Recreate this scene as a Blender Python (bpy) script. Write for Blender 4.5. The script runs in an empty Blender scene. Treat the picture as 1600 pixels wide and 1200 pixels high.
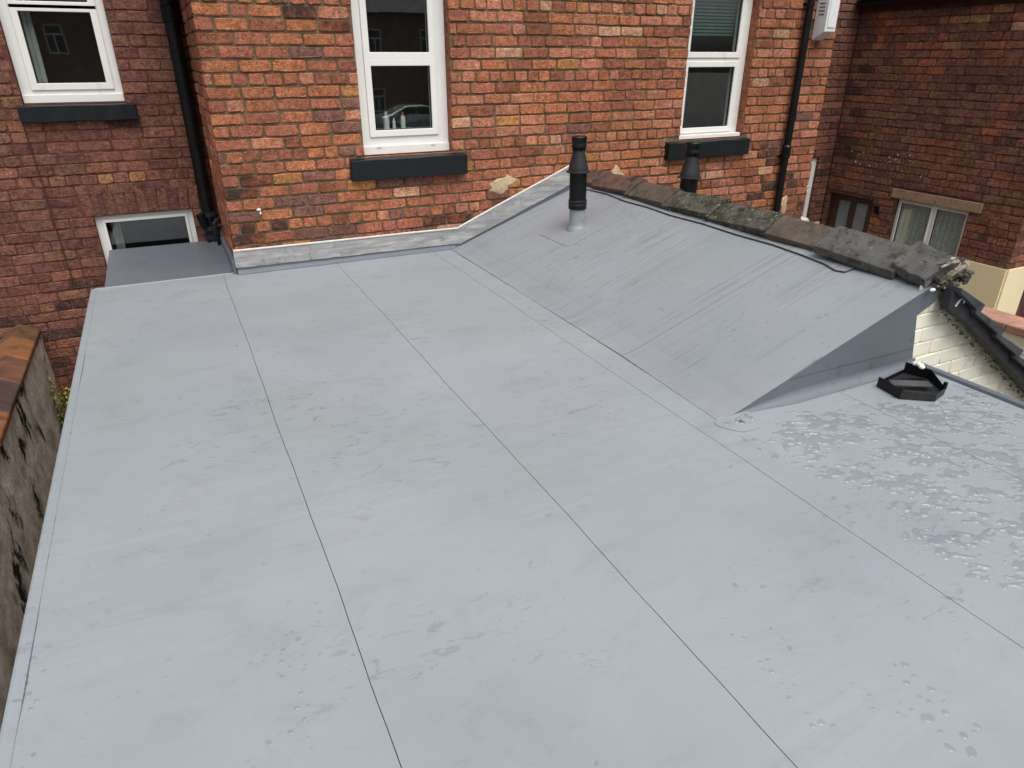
import bpy, bmesh, math, random
import numpy as np
from mathutils import Vector, Matrix

scene = bpy.context.scene
col = scene.collection
R = math.radians

# ------------------------------------------------------------------ camera
cam = bpy.data.cameras.new('camera')
cam.sensor_width = 36.0
cam.lens = 36.0 * 1063.0 / 1600.0
cam.clip_start = 0.05
cam.clip_end = 500
camo = bpy.data.objects.new('camera', cam)
CAM = Vector((0.0, -5.46, 1.5))
camo.location = CAM
camo.rotation_euler = (R(90) - math.atan(512 / 1063.0), 0, R(-26.3))
col.objects.link(camo)
scene.camera = camo

# ------------------------------------------------------------------ sky, sun, exposure
SUN_EL, SUN_AZ = 64, 178          # azimuth clockwise from +Y
world = bpy.data.worlds.new('World')
scene.world = world
world.use_nodes = True
wn = world.node_tree.nodes
wl = world.node_tree.links
sky = wn.new('ShaderNodeTexSky')
sky.sky_type = 'NISHITA'
sky.sun_disc = False
sky.sun_elevation = R(SUN_EL)
sky.sun_rotation = R(SUN_AZ)
sky.air_density = 1.0
sky.dust_density = 6.0
sky.ozone_density = 1.0
hs = wn.new('ShaderNodeHueSaturation')      # cloud cover takes most of the blue out of the sky
hs.inputs['Saturation'].default_value = 0.22
wl.new(sky.outputs[0], hs.inputs['Color'])
wl.new(hs.outputs[0], wn['Background'].inputs[0])
wn['Background'].inputs[1].default_value = 0.12
sun = bpy.data.lights.new('sun', 'SUN')
sun.energy = 1.4
sun.angle = R(60)
sun.color = (1.0, 0.98, 0.95)
suno = bpy.data.objects.new('sun', sun)
sd = Vector((math.cos(R(SUN_EL)) * math.sin(R(SUN_AZ)), math.cos(R(SUN_EL)) * math.cos(R(SUN_AZ)), math.sin(R(SUN_EL))))
suno.rotation_euler = sd.to_track_quat('Z', 'Y').to_euler()
col.objects.link(suno)
scene.view_settings.view_transform = 'Standard'
scene.view_settings.look = 'None'
scene.view_settings.gamma = 1.0
scene.view_settings.exposure = 0.42
scene.view_settings.use_curve_mapping = False

rng = random.Random(11)


def srgb(r, g, b):
    f = lambda c: c / 12.92 if c <= 0.04045 else ((c + 0.055) / 1.055) ** 2.4
    return (f(r / 255), f(g / 255), f(b / 255), 1)


# ------------------------------------------------------------------ materials
class NT:
    def __init__(s, name):
        s.m = bpy.data.materials.new(name)
        s.m.use_nodes = True
        s.t = s.m.node_tree
        s.n, s.l = s.t.nodes, s.t.links
        s.b = s.n['Principled BSDF']
        g = s.n.new('ShaderNodeNewGeometry')
        s.pos = g.outputs['Position']

    def mapped(s, stretch, off=(0, 0, 0), rot=(0, 0, 0)):
        mp = s.n.new('ShaderNodeMapping')
        mp.inputs['Scale'].default_value = stretch
        mp.inputs['Location'].default_value = off
        mp.inputs['Rotation'].default_value = rot
        s.l.new(s.pos, mp.inputs['Vector'])
        return mp.outputs[0]

    def noise(s, scale, detail=5, rough=0.55, stretch=(1, 1, 1), off=(0, 0, 0), dist=0.0):
        t = s.n.new('ShaderNodeTexNoise')
        t.inputs['Scale'].default_value = scale
        t.inputs['Detail'].default_value = detail
        t.inputs['Roughness'].default_value = rough
        t.inputs['Distortion'].default_value = dist
        s.l.new(s.mapped(stretch, off), t.inputs['Vector'])
        return t.outputs[0]

    def ramp(s, fac, stops):
        r = s.n.new('ShaderNodeValToRGB')
        e = r.color_ramp.elements
        while len(e) < len(stops):
            e.new(0.5)
        for el, (p, c) in zip(e, stops):
            el.position = p
            el.color = c if len(c) == 4 else (*c, 1)
        s.l.new(fac, r.inputs[0])
        return r.outputs[0]

    def step(s, fac, lo, hi):
        m = s.n.new('ShaderNodeMapRange')
        m.inputs['From Min'].default_value = lo
        m.inputs['From Max'].default_value = hi
        s.l.new(fac, m.inputs['Value'])
        return m.outputs[0]

    def math(s, op, a, b):
        m = s.n.new('ShaderNodeMath')
        m.operation = op
        for i, v in enumerate((a, b)):
            if isinstance(v, (int, float)):
                m.inputs[i].default_value = v
            else:
                s.l.new(v, m.inputs[i])
        return m.outputs[0]

    def mix(s, fac, a, b, mode='MIX'):
        m = s.n.new('ShaderNodeMix')
        m.data_type = 'RGBA'
        m.blend_type = mode
        for sock, v in ((m.inputs[0], fac), (m.inputs[6], a), (m.inputs[7], b)):
            if isinstance(v, (int, float)):
                sock.default_value = v
            elif isinstance(v, tuple):
                sock.default_value = v
            else:
                s.l.new(v, sock)
        return m.outputs[2]

    def bump(s, h, strength, dist, prev=None):
        b = s.n.new('ShaderNodeBump')
        b.inputs['Strength'].default_value = strength
        b.inputs['Distance'].default_value = dist
        s.l.new(h, b.inputs['Height'])
        if prev is not None:
            s.l.new(prev, b.inputs['Normal'])
        return b.outputs[0]

    def set(s, color=None, rough=None, normal=None, spec=None, metal=None):
        for k, v in (('Base Color', color), ('Roughness', rough), ('Specular IOR Level', spec), ('Metallic', metal), ('Normal', normal)):
            if v is None:
                continue
            if isinstance(v, (int, float, tuple)):
                s.b.inputs[k].default_value = v
            else:
                s.l.new(v, s.b.inputs[k])
        return s.m


def sc(c, k):
    return (c[0] * k, c[1] * k, c[2] * k, 1)


def plain(name, c, rough=0.5, var=0.2, scale=12, bump=0.15, bscale=80, bdist=0.002, stretch=(1, 1, 1), spec=0.5, spots=None, metal=0.0):
    t = NT(name)
    n = t.noise(scale, 6, 0.6, stretch)
    base = t.ramp(n, [(0.3, sc(c, 1 - var)), (0.7, sc(c, 1 + var))])
    for (sc_col, s_scale, lo, hi, st) in (spots or []):
        f = t.step(t.noise(s_scale, 5, 0.65, st, (3.1, 7.7, 1.3)), lo, hi)
        base = t.mix(f, base, sc_col)
    nb = t.bump(t.noise(bscale, 4, 0.6, stretch), bump, bdist)
    r = t.step(t.noise(scale * 2.3, 4, 0.6, stretch, (5, 2, 9)), 0.0, 1.0)
    rr = t.math('ADD', t.math('MULTIPLY', r, 0.25), rough - 0.12)
    return t.set(base, rr, nb, spec, metal)


def brick_mat(name, c1, c2, pit=0.8, soot=0.0, pale=0.5):
    t = NT(name)
    base = t.ramp(t.noise(26, 6, 0.7), [(0.36, sc(c1, 0.86)), (0.62, sc(c2, 1.06))])
    # neighbours differ: one tone per brick from the object, a slow drift over the wall besides
    oi = t.n.new('ShaderNodeObjectInfo')
    base = t.mix(1.0, base, t.ramp(oi.outputs['Random'], [(0.0, (0.86, 0.86, 0.86)), (0.5, (1, 1, 1)), (1.0, (1.14, 1.12, 1.08))]), 'MULTIPLY')
    base = t.mix(1.0, base, t.ramp(t.noise(1.6, 4, 0.6, (1, 1, 1), (3, 5, 1)), [(0.36, (0.80, 0.82, 0.84)), (0.64, (1.12, 1.10, 1.06))]), 'MULTIPLY')
    base = t.mix(1.0, base, t.ramp(t.noise(75, 4, 0.65, (1, 1, 1.3), (3, 3, 3)), [(0.36, (0.62, 0.60, 0.60)), (0.52, (1.02, 1.02, 1.02)), (0.66, (1.25, 1.25, 1.25))]), 'MULTIPLY')
    # weather pits, creases, drag marks
    pits = t.step(t.noise(50, 5, 0.7, (1, 1, 1.7), (9, 1, 4)), 0.56, 0.61)
    zone = t.step(t.noise(7, 3, 0.5, (1, 1, 1), (5, 5, 5)), 0.40, 0.58)
    base = t.mix(t.math('MULTIPLY', t.math('MULTIPLY', pits, zone), pit), base, sc(c1, 0.22))
    crack = t.step(t.noise(24, 6, 0.75, (0.7, 0.7, 2.4), (1, 9, 2), 0.6), 0.585, 0.63)
    base = t.mix(t.math('MULTIPLY', crack, 0.7), base, sc(c1, 0.36))
    chips = t.step(t.noise(40, 4, 0.6, (1, 1, 1), (2, 8, 3)), 0.61, 0.68)
    base = t.mix(t.math('MULTIPLY', chips, pale * 0.7), base, sc(srgb(204, 150, 120), 0.9 if pale >= 0.5 else 0.5))
    smear = t.step(t.noise(11, 7, 0.75, (1, 1, 1), (6, 2, 8)), 0.55, 0.68)
    base = t.mix(t.math('MULTIPLY', smear, 0.42), base, tuple(0.5 * (a + b) for a, b in zip(srgb(136, 112, 90), sc(c2, 0.9))))
    grime = t.step(t.noise(4.2, 7, 0.7, (1, 1, 1), (1, 1, 7)), 0.48, 0.70)
    base = t.mix(t.math('MULTIPLY', grime, 0.45), base, sc(c1, 0.38))
    if soot > 0:
        s2 = t.step(t.noise(8, 6, 0.65, (1, 1, 1), (4, 4, 7)), 0.36, 0.56)
        base = t.mix(t.math('MULTIPLY', s2, soot), base, srgb(56, 48, 46))
    nb = t.bump(t.noise(28, 7, 0.75, (1, 1, 1.4)), 1.0, 0.016)
    nb = t.bump(t.noise(90, 4, 0.65), 0.8, 0.005, nb)
    return t.set(base, 0.9, nb, 0.15)


B = {
    'orange': brick_mat('brick_orange', srgb(164, 102, 75), srgb(202, 132, 96)),
    'red': brick_mat('brick_red', srgb(155, 95, 76), srgb(188, 120, 96)),
    'rose': brick_mat('brick_rose', srgb(174, 110, 87), srgb(211, 145, 116), 0.5, 0, 0.8),
    'brown': brick_mat('brick_brown', srgb(136, 84, 65), srgb(171, 110, 85)),
    'purple': brick_mat('brick_purple', srgb(117, 82, 75), srgb(153, 108, 96)),
    'buff': brick_mat('brick_buff', srgb(171, 115, 71), srgb(207, 147, 96)),
    'soot': brick_mat('brick_sooty', srgb(144, 84, 63), srgb(180, 110, 82), 0.7, 0.9),
    'pale': brick_mat('brick_pale', srgb(186, 132, 106), srgb(220, 174, 142), 0.5, 0, 1.0),
    'maroon': brick_mat('brick_maroon', srgb(112, 75, 65), srgb(143, 100, 86), 0.6, 0, 0.3),
    'plum': brick_mat('brick_plum', srgb(104, 67, 63), srgb(132, 91, 82), 0.6, 0, 0.3),
    'umber': brick_mat('brick_umber', srgb(114, 82, 67), srgb(147, 109, 88), 0.6, 0, 0.3),
    'char': brick_mat('brick_charred', srgb(71, 56, 50), srgb(106, 80, 71)),
    'rust': brick_mat('brick_rust', srgb(124, 82, 69), srgb(153, 106, 88), 0.6, 0, 0.3),
    'sand': brick_mat('brick_sandy', srgb(153, 109, 75), srgb(186, 142, 104)),
}


def mortar(name, c1, c2, lich):
    t = NT(name)
    base = t.ramp(t.noise(9, 7, 0.7), [(0.3, c1), (0.7, c2)])
    f = t.step(t.noise(6, 5, 0.6, (1, 1, 1), (7, 7, 1)), 0.52, 0.66)
    base = t.mix(t.math('MULTIPLY', f, 0.6), base, lich)
    nb = t.bump(t.noise(70, 5, 0.7), 0.9, 0.008)
    return t.set(base, 0.95, nb, 0.1)


M = {}
M['mortar'] = mortar('lime_mortar', srgb(82, 67, 53), srgb(140, 118, 94), srgb(84, 76, 52))
M['mortar_dark'] = mortar('red_grimy_mortar', srgb(72, 45, 39), srgb(124, 82, 70), srgb(66, 46, 40))
M['mortar_maroon'] = mortar('maroon_mortar', srgb(70, 44, 40), srgb(112, 76, 68), srgb(60, 44, 40))


def membrane(name, c, rough, ripple=0.5, ribs=0.0):
    t = NT(name)
    n = t.noise(1.1, 4, 0.5)
    base = t.ramp(n, [(0.32, sc((c[0] * 0.97, c[1] * 1.0, c[2] * 1.01), 0.95)), (0.68, sc((c[0], c[1], c[2] * 1.02), 1.05))])
    # drying tide marks, scuffs and foot smears
    sm = t.step(t.noise(3.2, 8, 0.72, (1, 1.6, 1), (4, 1, 0), 0.6), 0.52, 0.68)
    base = t.mix(t.math('MULTIPLY', sm, 0.24), base, sc(c, 0.60))
    hue = t.noise(0.9, 3, 0.5, (1, 1, 1), (21, 4, 0))
    base = t.mix(1.0, base, t.ramp(hue, [(0.35, (0.99, 1.004, 0.99)), (0.65, (1.006, 0.997, 1.025))]), 'MULTIPLY')
    ft = t.step(t.noise(9, 7, 0.75, (1, 2.2, 1), (14, 2, 0), 1.2), 0.575, 0.625)
    zz = t.step(t.noise(0.8, 2, 0.5, (1, 1, 1), (1, 17, 0)), 0.46, 0.60)
    base = t.mix(t.math('MULTIPLY', t.math('MULTIPLY', ft, zz), 0.5), base, sc(c, 0.45))
    sp = t.step(t.noise(26, 3, 0.5, (1, 1.0, 1), (2, 2, 0)), 0.655, 0.69)
    big = t.step(t.noise(1.7, 2, 0.5, (1, 1, 1), (8, 3, 0)), 0.48, 0.62)
    base = t.mix(t.math('MULTIPLY', t.math('MULTIPLY', sp, big), 0.45), base, sc(c, 0.45))
    pl = t.step(t.noise(2.1, 6, 0.62, (1, 1, 1), (12, 6, 0)), 0.55, 0.8)
    base = t.mix(t.math('MULTIPLY', pl, 0.25), base, sc(c, 1.3))
    if ribs:
        # thin broken darker lines running up the fall
        ln = t.step(t.noise(1.0, 2, 0.6, (0.18, 30, 0.18), (3, 0, 0)), 0.57, 0.61)
        brk = t.step(t.noise(2.2, 3, 0.6, (1, 1, 1), (0, 9, 4)), 0.40, 0.60)
        base = t.mix(t.math('MULTIPLY', t.math('MULTIPLY', ln, brk), ribs), base, sc(c, 0.55))
    rv = t.step(t.noise(2.6, 6, 0.65, (1, 1, 1), (6, 9, 2)), 0.25, 0.75)
    rr = t.math('ADD', t.math('MULTIPLY', rv, 0.16), rough - 0.08)
    rm = t.step(t.noise(0.7, 2, 0.5, (1, 1, 1), (2, 31, 0)), 0.46, 0.62)
    nb = t.bump(t.math('MULTIPLY', t.noise(5, 3, 0.5, (0.35, 2.4, 1), (0, 0, 0), 0.4), rm), ripple, 0.010)
    nb = t.bump(t.noise(1.3, 3, 0.5), 0.5, 0.02, nb)
    nb = t.bump(t.noise(420, 2, 0.5), 0.25, 0.0006, nb)
    return t.set(base, rr, nb, 0.5)


M['membrane'] = membrane('grey_roof_membrane', (0.262, 0.283, 0.297), 0.42)
M['membrane_slope'] = membrane('grey_slope_membrane', (0.238, 0.256, 0.271), 0.45, 0.12, 0.40)
M['membrane_dark'] = membrane('shade_darkened_membrane', (0.118, 0.132, 0.152), 0.5, 0.12)  # roof membrane darkened: shade of gable, upstands and back corner put into colour
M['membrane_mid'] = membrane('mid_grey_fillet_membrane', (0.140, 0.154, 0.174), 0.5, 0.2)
M['seam'] = plain('black_seam_sealant', (0.035, 0.037, 0.04), 0.6)
M['trim'] = plain('grey_edge_trim', (0.30, 0.315, 0.335), 0.45, 0.08, 6, 0.05)
M['lead'] = plain('weathered_lead', (0.27, 0.27, 0.272), 0.62, 0.25, 7, 0.3, 40, 0.003, (0.6, 1, 3.5),
                  spots=[(srgb(186, 185, 182), 11, 0.50, 0.74, (0.5, 1, 3)), (srgb(92, 92, 94), 14, 0.60, 0.72, (1, 1, 0.6))])
M['sealant'] = plain('pale_sealant', (0.62, 0.60, 0.56), 0.6, 0.1, 30, 0.3, 120)
M['sill'] = plain('black_painted_stone', (0.0075, 0.0095, 0.012), 0.45, 0.3, 14, 0.35, 60, 0.003, (5, 1, 1), 0.3,
                  spots=[(srgb(62, 64, 68), 34, 0.66, 0.76, (5, 1, 1))])
M['upvc'] = plain('white_upvc', (0.78, 0.77, 0.73), 0.32, 0.03, 3, 0.02, 30,
                  spots=[(srgb(190, 184, 160), 6, 0.62, 0.85, (1, 1, 1))])
M['gasket'] = plain('black_gasket', (0.015, 0.015, 0.016), 0.6)
M['plastic'] = plain('black_plastic', (0.005, 0.005, 0.006), 0.36, 0.3, 10, 0.08, 60, spec=0.28, spots=[(srgb(46, 46, 48), 22, 0.68, 0.80, (1, 1, 1))])
M['plastic_dull'] = plain('dull_black_plastic', (0.020, 0.021, 0.023), 0.45, 0.3, 10, 0.08, 60, spec=0.3, spots=[(srgb(66, 66, 68), 18, 0.64, 0.82, (1, 1, 1))])
M['tray_grey'] = plain('scuffed_grey_plastic', (0.060, 0.062, 0.066), 0.4, 0.3, 14, 0.1, 60)
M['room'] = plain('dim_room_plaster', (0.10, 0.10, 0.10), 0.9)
M['white_plastic'] = plain('white_plastic', (0.74, 0.74, 0.73), 0.4, 0.05, 5, 0.05, 40, spots=[(srgb(150, 146, 140), 9, 0.62, 0.8, (1, 1, 1))])
M['slate'] = plain('dark_roof_tile', (0.026, 0.028, 0.032), 0.6, 0.3, 14, 0.4, 60, 0.004, spots=[(srgb(96, 92, 84), 30, 0.66, 0.76, (1, 1, 1))])
M['slate_tile'] = plain('grey_slate_tile', (0.048, 0.051, 0.058), 0.6, 0.35, 14, 0.5, 60, 0.004, spots=[(srgb(30, 30, 30), 18, 0.56, 0.66, (1, 1, 1))])
M['tile_red'] = plain('red_clay_ridge', (0.095, 0.050, 0.036), 0.8, 0.35, 12, 0.6, 45, 0.006, spots=[(srgb(40, 30, 26), 9, 0.48, 0.62, (1, 1, 1)), (srgb(120, 104, 88), 40, 0.63, 0.70, (1, 1, 1))])
M['tile_brown'] = plain('brown_ridge', (0.085, 0.062, 0.048), 0.85, 0.35, 12, 0.6, 45, 0.006,
                        spots=[(srgb(52, 50, 34), 11, 0.48, 0.66, (1, 1, 1)), (srgb(150, 140, 120), 45, 0.68, 0.74, (1, 1, 1))])
M['tile_moss'] = plain('mossy_ridge', (0.066, 0.060, 0.046), 0.9, 0.4, 14, 0.8, 45, 0.008,
                       spots=[(srgb(40, 42, 22), 12, 0.48, 0.58, (1, 1, 1)), (srgb(170, 160, 140), 38, 0.61, 0.67, (1, 2, 1)), (srgb(26, 22, 18), 20, 0.57, 0.64, (1, 1, 1))])
M['tile_grey'] = plain('grey_concrete_ridge', (0.070, 0.068, 0.064), 0.85, 0.3, 10, 0.5, 55, 0.005,
                       spots=[(srgb(52, 48, 38), 9, 0.52, 0.64, (1, 1, 1)), (srgb(128, 122, 112), 30, 0.62, 0.72, (0.8, 1.3, 1)), (srgb(24, 22, 20), 24, 0.58, 0.65, (1, 1, 1))])
M['moss'] = plain('moss', (0.035, 0.040, 0.016), 0.95, 0.5, 30, 1.0, 90, 0.01)
M['mortar_bed'] = plain('old_bedding_mortar', (0.30, 0.25, 0.19), 0.95, 0.35, 24, 1.0, 70, 0.01, spots=[(srgb(60, 54, 46), 16, 0.52, 0.66, (1, 1, 1))])
M['cream_brick'] = plain('cream_painted_brick', (0.86, 0.83, 0.70), 0.6, 0.05, 9, 0.5, 45, 0.005,
                         spots=[(srgb(178, 160, 120), 7, 0.60, 0.8, (1, 1, 1)), (srgb(120, 104, 76), 40, 0.70, 0.76, (1, 1, 1))])
M['cream_joint'] = plain('cream_painted_joint', (0.70, 0.65, 0.50), 0.7, 0.12, 9, 0.6, 60, 0.005)
M['cream_render'] = plain('cream_painted_render', (0.80, 0.68, 0.44), 0.75, 0.06, 3, 0.2, 90, 0.003)
M['render'] = None
M['pink'] = plain('pink_coping', (0.36, 0.19, 0.14), 0.85, 0.25, 9, 0.5, 60, 0.004, spots=[(srgb(110, 92, 80), 14, 0.6, 0.75, (1, 1, 1))])
M['lintel'] = plain('sandstone_lintel', (0.30, 0.20, 0.125), 0.9, 0.25, 14, 0.5, 80, 0.004, spots=[(srgb(92, 72, 56), 20, 0.58, 0.72, (1, 1, 1))])
M['wood'] = plain('brown_stained_wood', (0.050, 0.020, 0.011), 0.5, 0.3, 10, 0.3, 60, 0.002, (6, 6, 1))
M['ground'] = plain('dark_concrete_ground', (0.075, 0.072, 0.066), 0.9, 0.35, 2.2, 0.5, 40, 0.006)
M['road'] = plain('asphalt', (0.05, 0.05, 0.05), 0.9, 0.25, 3, 0.5, 90, 0.004)
M['roof_far'] = plain('far_slate_roof', (0.07, 0.075, 0.085), 0.7, 0.25, 2, 0.4, 12)
M['far_brick'] = plain('far_brick', (0.20, 0.115, 0.09), 0.9, 0.3, 4, 0.4, 12)
M['car'] = plain('silver_car_paint', (0.55, 0.56, 0.58), 0.25, 0.02, 2, 0.0, 20, metal=0.6)
M['tyre'] = plain('tyre_rubber', (0.02, 0.02, 0.02), 0.8)
M['curtain'] = plain('grey_curtain', (0.55, 0.55, 0.55), 0.9)
M['blind'] = plain('teal_blind', (0.10, 0.20, 0.18), 0.6)
M['bottle_red'] = plain('red_cap', (0.45, 0.10, 0.06), 0.4)
M['leaf'] = plain('weed_leaf', (0.075, 0.105, 0.022), 0.6, 0.5, 30)
M['leaf_yellow'] = plain('yellow_weed_leaf', (0.34, 0.30, 0.05), 0.6, 0.4, 30)
M['stem'] = plain('weed_stem', (0.07, 0.075, 0.03), 0.7)
M['patch'] = plain('pale_mortar_patch', (0.50, 0.37, 0.23), 0.95, 0.2, 18, 0.9, 50, 0.008)
M['white_mark'] = plain('bird_lime', (0.75, 0.73, 0.68), 0.8)
cop_cols = [(0.105, 0.052, 0.026), (0.20, 0.080, 0.030), (0.14, 0.062, 0.034), (0.060, 0.036, 0.030), (0.19, 0.074, 0.030), (0.13, 0.058, 0.032)]
COPM = [plain('terracotta_coping', c, 0.7, 0.3, 9, 0.5, 50, 0.004, spots=[(srgb(50, 38, 28), 7, 0.56, 0.75, (1, 1, 1))]) for c in cop_cols]


def render_mat():
    t = NT('stained_grey_render')
    base = t.ramp(t.noise(5, 8, 0.7), [(0.36, srgb(172, 160, 142)), (0.62, srgb(234, 228, 216))])
    st = t.step(t.noise(3.2, 7, 0.7, (1, 1, 0.45), (3, 0, 5), 0.5), 0.555, 0.60)
    base = t.mix(st, base, srgb(46, 41, 33))
    ms = t.step(t.noise(7, 6, 0.7, (1, 1, 0.7), (1, 6, 2)), 0.58, 0.70)
    base = t.mix(t.math('MULTIPLY', ms, 0.5), base, srgb(72, 74, 40))
    nb = t.bump(t.noise(34, 7, 0.75), 1.0, 0.018)
    return t.set(base, 0.95, nb, 0.1)


M['render'] = render_mat()


def schlick(t, f0):
    lw = t.n.new('ShaderNodeLayerWeight')
    lw.inputs['Blend'].default_value = 0.5
    return t.math('ADD', t.math('MULTIPLY', t.math('POWER', lw.outputs['Facing'], 5.0), 1 - f0), f0)


def glass_mat(name, tint=0.9, rough=0.01):
    t = NT(name)
    t.n.remove(t.b)
    gl = t.n.new('ShaderNodeBsdfGlossy')
    gl.inputs['Roughness'].default_value = rough
    tr = t.n.new('ShaderNodeBsdfTransparent')
    tr.inputs[0].default_value = (tint * 0.96, tint, tint * 0.98, 1)
    nb = t.bump(t.noise(2.2, 2, 0.5), 0.05, 0.01)
    t.l.new(nb, gl.inputs['Normal'])
    mx = t.n.new('ShaderNodeMixShader')
    t.l.new(schlick(t, 0.125), mx.inputs[0])
    t.l.new(tr.outputs[0], mx.inputs[1])
    t.l.new(gl.outputs[0], mx.inputs[2])
    t.l.new(mx.outputs[0], t.n['Material Output'].inputs[0])
    return t.m


M['glass'] = glass_mat('window_glass')


def water_mat():
    t = NT('rain_water')
    t.n.remove(t.b)
    gl = t.n.new('ShaderNodeBsdfGlossy')
    gl.inputs['Roughness'].default_value = 0.03
    tr = t.n.new('ShaderNodeBsdfTransparent')
    tr.inputs[0].default_value = (0.935, 0.94, 0.948, 1)
    mx = t.n.new('ShaderNodeMixShader')
    t.l.new(schlick(t, 0.05), mx.inputs[0])
    t.l.new(tr.outputs[0], mx.inputs[1])
    t.l.new(gl.outputs[0], mx.inputs[2])
    t.l.new(mx.outputs[0], t.n['Material Output'].inputs[0])
    return t.m


M['water'] = water_mat()


def lace_mat():
    t = NT('net_curtain')
    n = t.noise(48, 4, 0.6)
    f = t.step(n, 0.44, 0.60)
    t.set((0.86, 0.87, 0.88, 1), 0.9)
    tr = t.n.new('ShaderNodeBsdfTransparent')
    mx = t.n.new('ShaderNodeMixShader')
    t.l.new(t.math('ADD', t.math('MULTIPLY', f, 0.30), 0.68), mx.inputs[0])
    t.l.new(tr.outputs[0], mx.inputs[1])
    t.l.new(t.b.outputs[0], mx.inputs[2])
    t.l.new(mx.outputs[0], t.n['Material Output'].inputs[0])
    return t.m


M['lace'] = lace_mat()


# ------------------------------------------------------------------ object helpers
def link(name, me, parent=None):
    o = bpy.data.objects.new(name, me)
    col.objects.link(o)
    if parent is not None:
        o.parent = parent
        o.matrix_parent_inverse = parent.matrix_world.inverted() if parent.type != 'EMPTY' else Matrix.Identity(4)
    return o


def tag(o, label=None, cat=None, group=None, kind=None):
    for k, v in (('label', label), ('category', cat), ('group', group), ('kind', kind)):
        if v:
            o[k] = v
    return o


# every thing's Empty stands at the world origin frame of its base; parts keep world coordinates through the offset
def thing(name, label, cat, base=(0, 0, 0), group=None):
    o = bpy.data.objects.new(name, None)
    o.empty_display_size = 0.1
    o.location = base
    col.objects.link(o)
    o['off'] = 0
    del o['off']
    return tag(o, label, cat, group)


def put(name, bm, mat, parent=None, smooth=False, bevel=0.0):
    """bmesh in world coordinates -> one mesh object (local to its parent)"""
    me = bpy.data.meshes.new(name)
    bm.normal_update()
    if parent is not None:
        off = world_loc(parent)
        bmesh.ops.translate(bm, vec=-off, verts=bm.verts)
    bm.to_mesh(me)
    bm.free()
    if isinstance(mat, (list, tuple)):
        for m in mat:
            me.materials.append(m)
    else:
        me.materials.append(mat)
    if smooth:
        me.polygons.foreach_set('use_smooth', [True] * len(me.polygons))
        me.set_sharp_from_angle(angle=R(32))
    o = bpy.data.objects.new(name, me)
    col.objects.link(o)
    if parent is not None:
        o.parent = parent
    if bevel > 0:
        b = o.modifiers.new('bevel', 'BEVEL')
        b.width = bevel
        b.segments = 2
        b.limit_method = 'ANGLE'
        b.angle_limit = R(40)
    return o


def world_loc(o):
    v = Vector((0, 0, 0))
    while o is not None:
        v = v + o.location
        o = o.parent
    return v


def box(bm, a, b, mi=0):
    (x0, y0, z0), (x1, y1, z1) = a, b
    v = [bm.verts.new(p) for p in ((x0, y0, z0), (x1, y0, z0), (x1, y1, z0), (x0, y1, z0), (x0, y0, z1), (x1, y0, z1), (x1, y1, z1), (x0, y1, z1))]
    for f in ((3, 2, 1, 0), (4, 5, 6, 7), (0, 1, 5, 4), (1, 2, 6, 5), (2, 3, 7, 6), (3, 0, 4, 7)):
        bm.faces.new([v[i] for i in f]).material_index = mi
    return v


def boxo(name, a, b, mat, parent=None, bevel=0.0):
    bm = bmesh.new()
    box(bm, a, b)
    return put(name, bm, mat, parent, False, bevel)


def prism(bm, pts, d):
    """closed polygon (list of 3D points) extruded by vector d"""
    d = Vector(d)
    a = [bm.verts.new(p) for p in pts]
    b = [bm.verts.new(Vector(p) + d) for p in pts]
    n = len(pts)
    bm.faces.new(a)
    bm.faces.new(list(reversed(b)))
    for i in range(n):
        j = (i + 1) % n
        bm.faces.new((a[j], a[i], b[i], b[j]))
    bmesh.ops.recalc_face_normals(bm, faces=bm.faces)


def lathe(bm, prof, c, seg=24, axis=None):
    """profile [(r, h)] turned round the vertical through c"""
    c = Vector(c)
    rings = []
    for r, h in prof:
        rings.append([bm.verts.new(c + Vector((r * math.cos(2 * math.pi * k / seg), r * math.sin(2 * math.pi * k / seg), h))) for k in range(seg)])
    for a, b in zip(rings, rings[1:]):
        for k in range(seg):
            j = (k + 1) % seg
            bm.faces.new((a[k], a[j], b[j], b[k]))
    bm.faces.new(rings[-1])
    bm.faces.new(list(reversed(rings[0])))


def tube(bm, pts, r, seg=10):
    pts = [Vector(p) for p in pts]
    rings = []
    for i, p in enumerate(pts):
        t = (pts[min(i + 1, len(pts) - 1)] - pts[max(i - 1, 0)]).normalized()
        a = t.cross(Vector((0, 0, 1)))
        if a.length < 1e-3:
            a = t.cross(Vector((1, 0, 0)))
        a.normalize()
        b = t.cross(a)
        rr = r[i] if isinstance(r, (list, tuple)) else r
        rings.append([bm.verts.new(p + rr * (a * math.cos(2 * math.pi * k / seg) + b * math.sin(2 * math.pi * k / seg))) for k in range(seg)])
    for a, b in zip(rings, rings[1:]):
        for k in range(seg):
            j = (k + 1) % seg
            bm.faces.new((a[k], a[j], b[j], b[k]))
    bm.faces.new(rings[-1])
    bm.faces.new(list(reversed(rings[0])))
    bmesh.ops.recalc_face_normals(bm, faces=bm.faces)


class Frame:
    """a wall plane: u along the wall, z up, n outward (local -Y)"""
    def __init__(s, ox, oy, ang):
        s.o = Vector((ox, oy, 0))
        s.a = ang
        s.U = Vector((math.cos(ang), math.sin(ang), 0))
        s.N = Vector((math.sin(ang), -math.cos(ang), 0))

    def p(s, u, z, n=0.0):
        return s.o + s.U * u + s.N * n + Vector((0, 0, z))


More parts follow.
